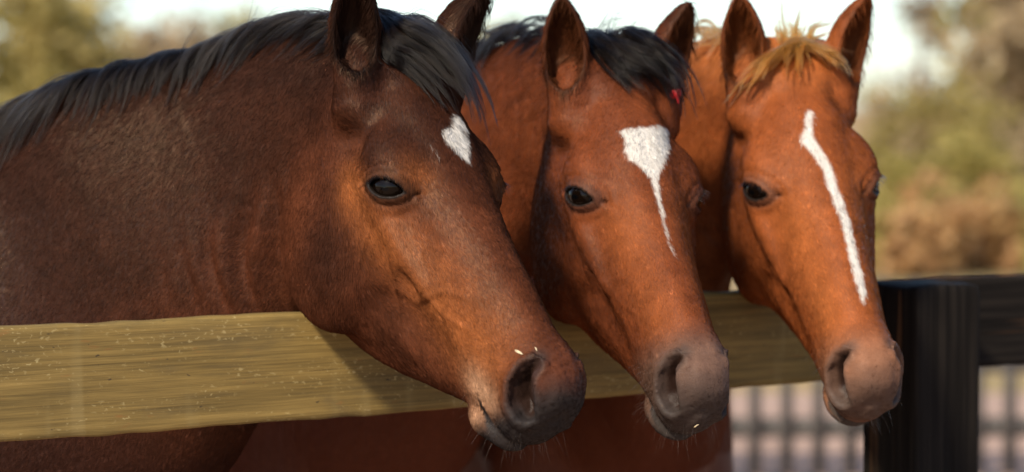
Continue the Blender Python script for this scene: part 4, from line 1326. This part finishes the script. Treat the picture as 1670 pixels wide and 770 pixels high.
def build_horse(k):
    h = Horse(k)
    V, Q = h.build_mesh(FINE[k])
    foot = np.array([h.chest[0], h.chest[1], 0.0]) + h.back * .7
    root = empty('horse', (0, 0, 0))
    tag(root, LABEL[k], 'horse', 'horses looking over the fence')
    me = make_mesh('body', V, Q)
    me.materials.append(M_SKIN)
    N = np.empty(len(V) * 3, np.float32); me.vertices.foreach_get('normal', N); N = N.reshape(-1, 3)
    H = head_space(k, V)
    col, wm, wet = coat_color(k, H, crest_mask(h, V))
    # the skin under the coat is darker than the hair; bare skin keeps its own colour
    Sk = np.stack([H[:, 0], H[:, 1], np.abs(H[:, 2])], 1)
    al_, en_ = eye_almond(Sk)
    bare = np.maximum(sstep(.50, .58, H[:, 0]), sstep(.012, .005, al_) * (en_ > 0))
    hair = (1 - bare) * (1 - .5 * wm)
    shown = V[:, 2] > .2
    col = col * (1 - (.22 + .25 * (V[:, 0] < -.85)) * hair * shown)[:, None]
    hoof = sstep(.10, .07, V[:, 2])
    col = lerp(col, (.05, .04, .035), hoof)
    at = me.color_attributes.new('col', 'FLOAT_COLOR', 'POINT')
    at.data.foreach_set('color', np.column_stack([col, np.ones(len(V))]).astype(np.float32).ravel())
    aw = me.attributes.new('wet', 'FLOAT', 'POINT'); aw.data.foreach_set('value', wet.astype(np.float32))
    link('body', me, root)
    for sg in (1, -1):
        e = link('eye', EYE_MESH, root)
        R = HEADS[k][1]; s = HEADS[k][2]
        f = np.array([1, 1, sg])
        X, Y, Z = R @ (EYE_H * f), R @ (EYE_V * f), R @ (EYE_N * f)
        if np.dot(np.cross(X, Y), Z) < 0:
            Y = -Y
        p = head_world(k, EYE * f)
        e.matrix_world = Matrix(((X[0] * s, Y[0] * s, Z[0] * s, p[0]), (X[1] * s, Y[1] * s, Z[1] * s, p[1]), (X[2] * s, Y[2] * s, Z[2] * s, p[2]), (0, 0, 0, 1)))
    build_coat(h, V, N, Q, root, COUNT[k])
    hw = lambda pts: [head_world(k, p) for p in pts]
    black = (.0056, .0038, .0030)
    if k == 1:
        g = crest_guides(h, .02, .80, 26, math.radians(50), .11, -1, .011)
        long_hair(h, 'mane', root, g, 9500, black, 70, .00022, jit=.005, tip=.6, wave=.004, locks=420)
        st = [[px(*q) for q in gl] for gl in ([(295, 100, 3.72), (300, 82, 3.71), (312, 62, 3.70), (330, 34, 3.70)], [(372, 80, 3.66), (392, 55, 3.65), (420, 38, 3.64), (452, 20, 3.64)],
                                              [(410, 70, 3.64), (405, 45, 3.64), (412, 25, 3.64), (418, 2, 3.64)])]
        for q_, gl in enumerate(st):
            long_hair(h, 'stray_hair', root, [gl, gl], 4, black, 170 + q_, .00034, jit=.003, tip=.8, wave=.004, len_var=.2, locks=2)
        fl = [hw([(-.085, -.01, w), (-.035, .030, w * .8)]) + on_head(h, gl, lf) for w, lf, gl in (
            (.060, .006, [(632, 92), (655, 108), (690, 135), (720, 165)]),
            (.045, .010, [(640, 74), (676, 98), (716, 145), (748, 188)]),
            (.022, .014, [(655, 60), (702, 90), (746, 146), (776, 200)]),
            (.004, .022, [(662, 42), (716, 75), (762, 135), (790, 210)]),
            (-.012, .022, [(672, 32), (726, 64), (773, 132), (795, 214)]),
            (-.030, .010, [(684, 36), (736, 74), (777, 140), (797, 205)]))]
        long_hair(h, 'forelock', root, fl, 3600, (.0060, .0040, .0032), 71, .00028, jit=.004, tip=1.2, wave=.003, len_var=.38, locks=110)
    elif k == 2:
        g = crest_guides(h, .02, .70, 20, math.radians(48), .08, -1, .012)
        long_hair(h, 'mane', root, g, 3000, black, 72, .00034, jit=.007, tip=.7, wave=.003, locks=170)
        fl = [hw([(-.085, -.01, w), (-.035, .028, w * .8)]) + on_head(h, gl, lf) for w, lf, gl in (
            (.045, .006, [(985, 95), (1000, 115), (1012, 132), (1020, 150)]),
            (.025, .012, [(1005, 84), (1040, 108), (1072, 130), (1095, 160)]),
            (.005, .018, [(1018, 66), (1058, 90), (1092, 135), (1110, 185)]),
            (-.015, .022, [(1032, 56), (1076, 80), (1106, 132), (1118, 212)]),
            (-.035, .012, [(1045, 60), (1085, 92), (1110, 122), (1121, 170)]))]
        fl2 = [[px(*q) for q in gl] for gl in (
            [(985, 62, 3.78), (982, 45, 3.78), (984, 30, 3.78), (990, 18, 3.78)], [(1005, 60, 3.78), (1018, 48, 3.78), (1035, 38, 3.78), (1050, 36, 3.78)],
            [(1040, 70, 3.76), (1068, 52, 3.76), (1095, 60, 3.75), (1115, 92, 3.75)])]
        long_hair(h, 'stray_hair', root, fl2, 60, black, 79, .00030, jit=.006, tip=1.0, wave=.008, len_var=.5, locks=14)
        long_hair(h, 'forelock', root, fl, 3400, black, 73, .00034, jit=.006, tip=1.2, wave=.004, len_var=.5, locks=110)
    else:
        flax = (.44, .125, .024)
        g = crest_guides(h, .02, .60, 18, math.radians(40), .06, -1, .012)
        long_hair(h, 'mane', root, g, 2600, (.40, .13, .03), 74, .00034, jit=.010, tip=1.0, wave=.008)
        lt = [on_head(h, gl, lf) for lf, gl in (
            (.006, [(1296, 80), (1268, 92), (1236, 118), (1210, 144), (1190, 172)]),
            (.012, [(1298, 74), (1272, 84), (1244, 106), (1222, 130), (1206, 158)]),
            (.014, [(1300, 70), (1280, 80), (1258, 98), (1244, 118), (1236, 140)]))]
        md = [on_head(h, gl, lf) for lf, gl in (
            (.012, [(1300, 70), (1290, 82), (1282, 98), (1280, 110), (1282, 124)]),
            (.012, [(1304, 70), (1308, 84), (1310, 100), (1306, 116), (1302, 134)]))]
        rt = [on_head(h, gl, lf) for lf, gl in (
            (.014, [(1304, 70), (1328, 78), (1346, 92), (1358, 106), (1364, 122)]),
            (.014, [(1306, 72), (1338, 78), (1360, 90), (1376, 108), (1384, 134)]),
            (.008, [(1308, 76), (1344, 80), (1368, 92), (1384, 112), (1390, 142)]))]
        up = [[px(*q) for q in gl] for gl in (
            [(1280, 85, 3.90), (1272, 62, 3.91), (1268, 45, 3.92), (1262, 30, 3.92)],
            [(1292, 82, 3.90), (1284, 58, 3.91), (1280, 32, 3.91), (1277, 2, 3.91)],
            [(1305, 82, 3.90), (1305, 60, 3.91), (1312, 40, 3.92), (1320, 22, 3.92)],
            [(1315, 82, 3.91), (1325, 62, 3.92), (1340, 50, 3.92), (1362, 40, 3.92)])]
        A = np.vstack([strands(lt, 900, 75, jit=.004, tip=1.0, wave=.004, len_var=.40, locks=34, tight=.0013),
                       strands(md, 320, 175, jit=.005, tip=1.0, wave=.004, len_var=.55, locks=18, tight=.0012),
                       strands(rt, 800, 275, jit=.004, tip=1.0, wave=.004, len_var=.45, locks=32, tight=.0013)])
        B = strands(up, 800, 76, jit=.006, tip=1.0, wave=.005, len_var=.6, locks=36, tight=.0013)
        P = np.vstack([A, B]); r = np.random.default_rng(77); n = len(P)
        R = np.linspace(1, .25, P.shape[1])[None] * .00032 * r.uniform(.7, 1.4, (n, 1))
        c = np.array(flax)[None] * (1 + .30 * r.normal(size=(n, 1)))
        hair_object('forelock', root, P, R, np.clip(c, .01, .9), M_LONG)
    # whiskers round lips and chin, lashes over the eyes
    r = np.random.default_rng(90 + k)
    S = np.stack([H[:, 0], H[:, 1], np.abs(H[:, 2])], 1)
    cand = np.where((H[:, 0] > .47) & (H[:, 0] < .64) & (H[:, 1] < -.085) & (H[:, 1] > -.22) & (np.abs(H[:, 2]) < .07))[0]
    pick = r.choice(cand, 110)
    L = r.uniform(.008, .026, 110)[:, None]
    d = N[pick] + np.array([0, 0, -.35]) + r.normal(size=(110, 3)) * .18
    d /= np.linalg.norm(d, axis=1)[:, None]
    t = np.linspace(0, 1, 5)[None, :, None]
    P = V[pick][:, None] + d[:, None] * L[:, None] * t + np.array([0, 0, -.010]) * t ** 2 * L[:, None] / .03
    al, en = eye_almond(S)
    vv = (S - EYE) @ EYE_V
    cand = np.where((np.abs(al - .004) < .0015) & (en > .012) & (vv > .004))[0]
    if len(cand):
        pk2 = r.choice(cand, 110)
        sgn = np.sign(H[pk2, 2])
        dd = np.stack([np.full(110, EYE_N[0] + .25), np.full(110, EYE_N[1] + .12), EYE_N[2] * sgn], 1) @ HEADS[k][1].T + r.normal(size=(110, 3)) * .15
        dd /= np.linalg.norm(dd, axis=1)[:, None]
        P2 = V[pk2][:, None] + dd[:, None] * .011 * r.uniform(.6, 1.1, (110, 1, 1)) * t + np.array([0, 0, -.004]) * t ** 2
        hair_object('eyelashes', root, P2, np.tile(np.linspace(.00016, .00004, 5), (110, 1)), np.tile((.012, .010, .010), (110, 1)), M_LONG)
    hair_object('whiskers', root, P, np.tile(np.linspace(.00009, .00002, 5), (110, 1)), np.tile((.12, .09, .07), (110, 1)), M_LONG)
    # tail
    tb = h.bx(1.56, 1.30); bk = h.back
    tg = [[tb + h.right * o, tb + bk * .10 + h.right * o * 1.6 + np.array([0, 0, -.06]), tb + bk * .15 + h.right * o * 1.8 + np.array([0, 0, -.35]), tb + bk * .13 + h.right * o * 1.5 + np.array([0, 0, -.85])] for o in (-.04, 0, .04)]
    long_hair(h, 'tail', root, tg, 500, black if k < 3 else (.35, .17, .06), 80 + k, .0009, jit=.02, tip=.8, wave=.02)
    return h

herd = {k: build_horse(k) for k in (1, 2, 3)}

# flakes of chaff stuck to the noses
m_chaff, _nt, _b = new_mat('dry chaff')
_tc = node(_nt, 'ShaderNodeTexCoord'); _n = node(_nt, 'ShaderNodeTexNoise', Scale=300.0, Detail=3.0)
_nt.links.new(_tc.outputs['Object'], _n.inputs['Vector'])
_r = ramp(_nt, [(.3, (.34, .26, .15)), (.7, (.52, .43, .29))])
_nt.links.new(_n.outputs[0], _r.inputs[0]); _nt.links.new(_r.outputs[0], _b.inputs['Base Color'])
def chaff(k, pts, wid, label, seed):
    r = np.random.default_rng(seed)
    a, b = [np.array(p) for p in on_head(herd[k], pts, .0012)]
    d = b - a; nrm = norm(np.array([0, 0, CAM_Z]) - a); s_ = norm(np.cross(d, nrm)) * wid
    V = []
    for t, w in ((0, .3), (.3, 1.0), (.65, .8), (1, .2)):
        c = a + d * t + nrm * .0012 * math.sin(t * 3.1) + r.normal(size=3) * .0003
        V += [c - s_ * w, c + s_ * w * r.uniform(.6, 1.2), c + s_ * w * .7 + nrm * .0006, c - s_ * w * .7 + nrm * .0006]
    Q = [(i * 4 + j, i * 4 + (j + 1) % 4, i * 4 + 4 + (j + 1) % 4, i * 4 + 4 + j) for i in range(3) for j in range(4)] + [(3, 2, 1, 0), (12, 13, 14, 15)]
    tag(link('chaff_flake', make_mesh('chaff_flake', np.array(V), np.array(Q), False), None, m_chaff), label, 'chaff', 'chaff flakes on the noses')
chaff(1, [(839, 571), (853, 578)], .0022, 'pale chaff flake above the near nostril of the dark bay horse', 1)
chaff(1, [(872, 566), (876, 573)], .0012, 'tiny chaff flake high on the nose of the dark bay horse', 2)
chaff(2, [(1131, 697), (1140, 692)], .0012, 'tiny pale chaff flake on the lip of the bright bay horse', 3)

# small red ribbon tied in the middle horse's forelock
def ribbon():
    c = on_head(herd[2], [(1102, 153)], .010)[0]
    V, Q = [], []
    for s in (-1, 1):
        th = np.linspace(0, 2 * math.pi, 14)
        loop = [c + np.array([s * .0065 * (1 - math.cos(t)) * .5, -.003 * math.sin(t), .0045 * math.sin(t) + .001 * s]) for t in th]
        tube(V, Q, loop, [.0022] * 14, 6)
    tube(V, Q, [c + np.array([0, -.002, .004]), c + np.array([0, -.004, 0]), c + np.array([0, -.002, -.004])], [.003, .0036, .003], 8)
    tube(V, Q, [c, c + np.array([.003, -.002, -.008]), c + np.array([.004, 0, -.014])], [.0022, .0022, .0016], 6)
    m, nt, b = new_mat('red ribbon cloth')
    b.inputs['Base Color'].default_value = (.50, .010, .014, 1); b.inputs['Roughness'].default_value = .5
    o = link('ribbon', make_mesh('ribbon', np.vstack(V), np.array(Q)), None, m)
    tag(o, 'small red ribbon caught in the black forelock of the middle horse', 'ribbon')
ribbon()
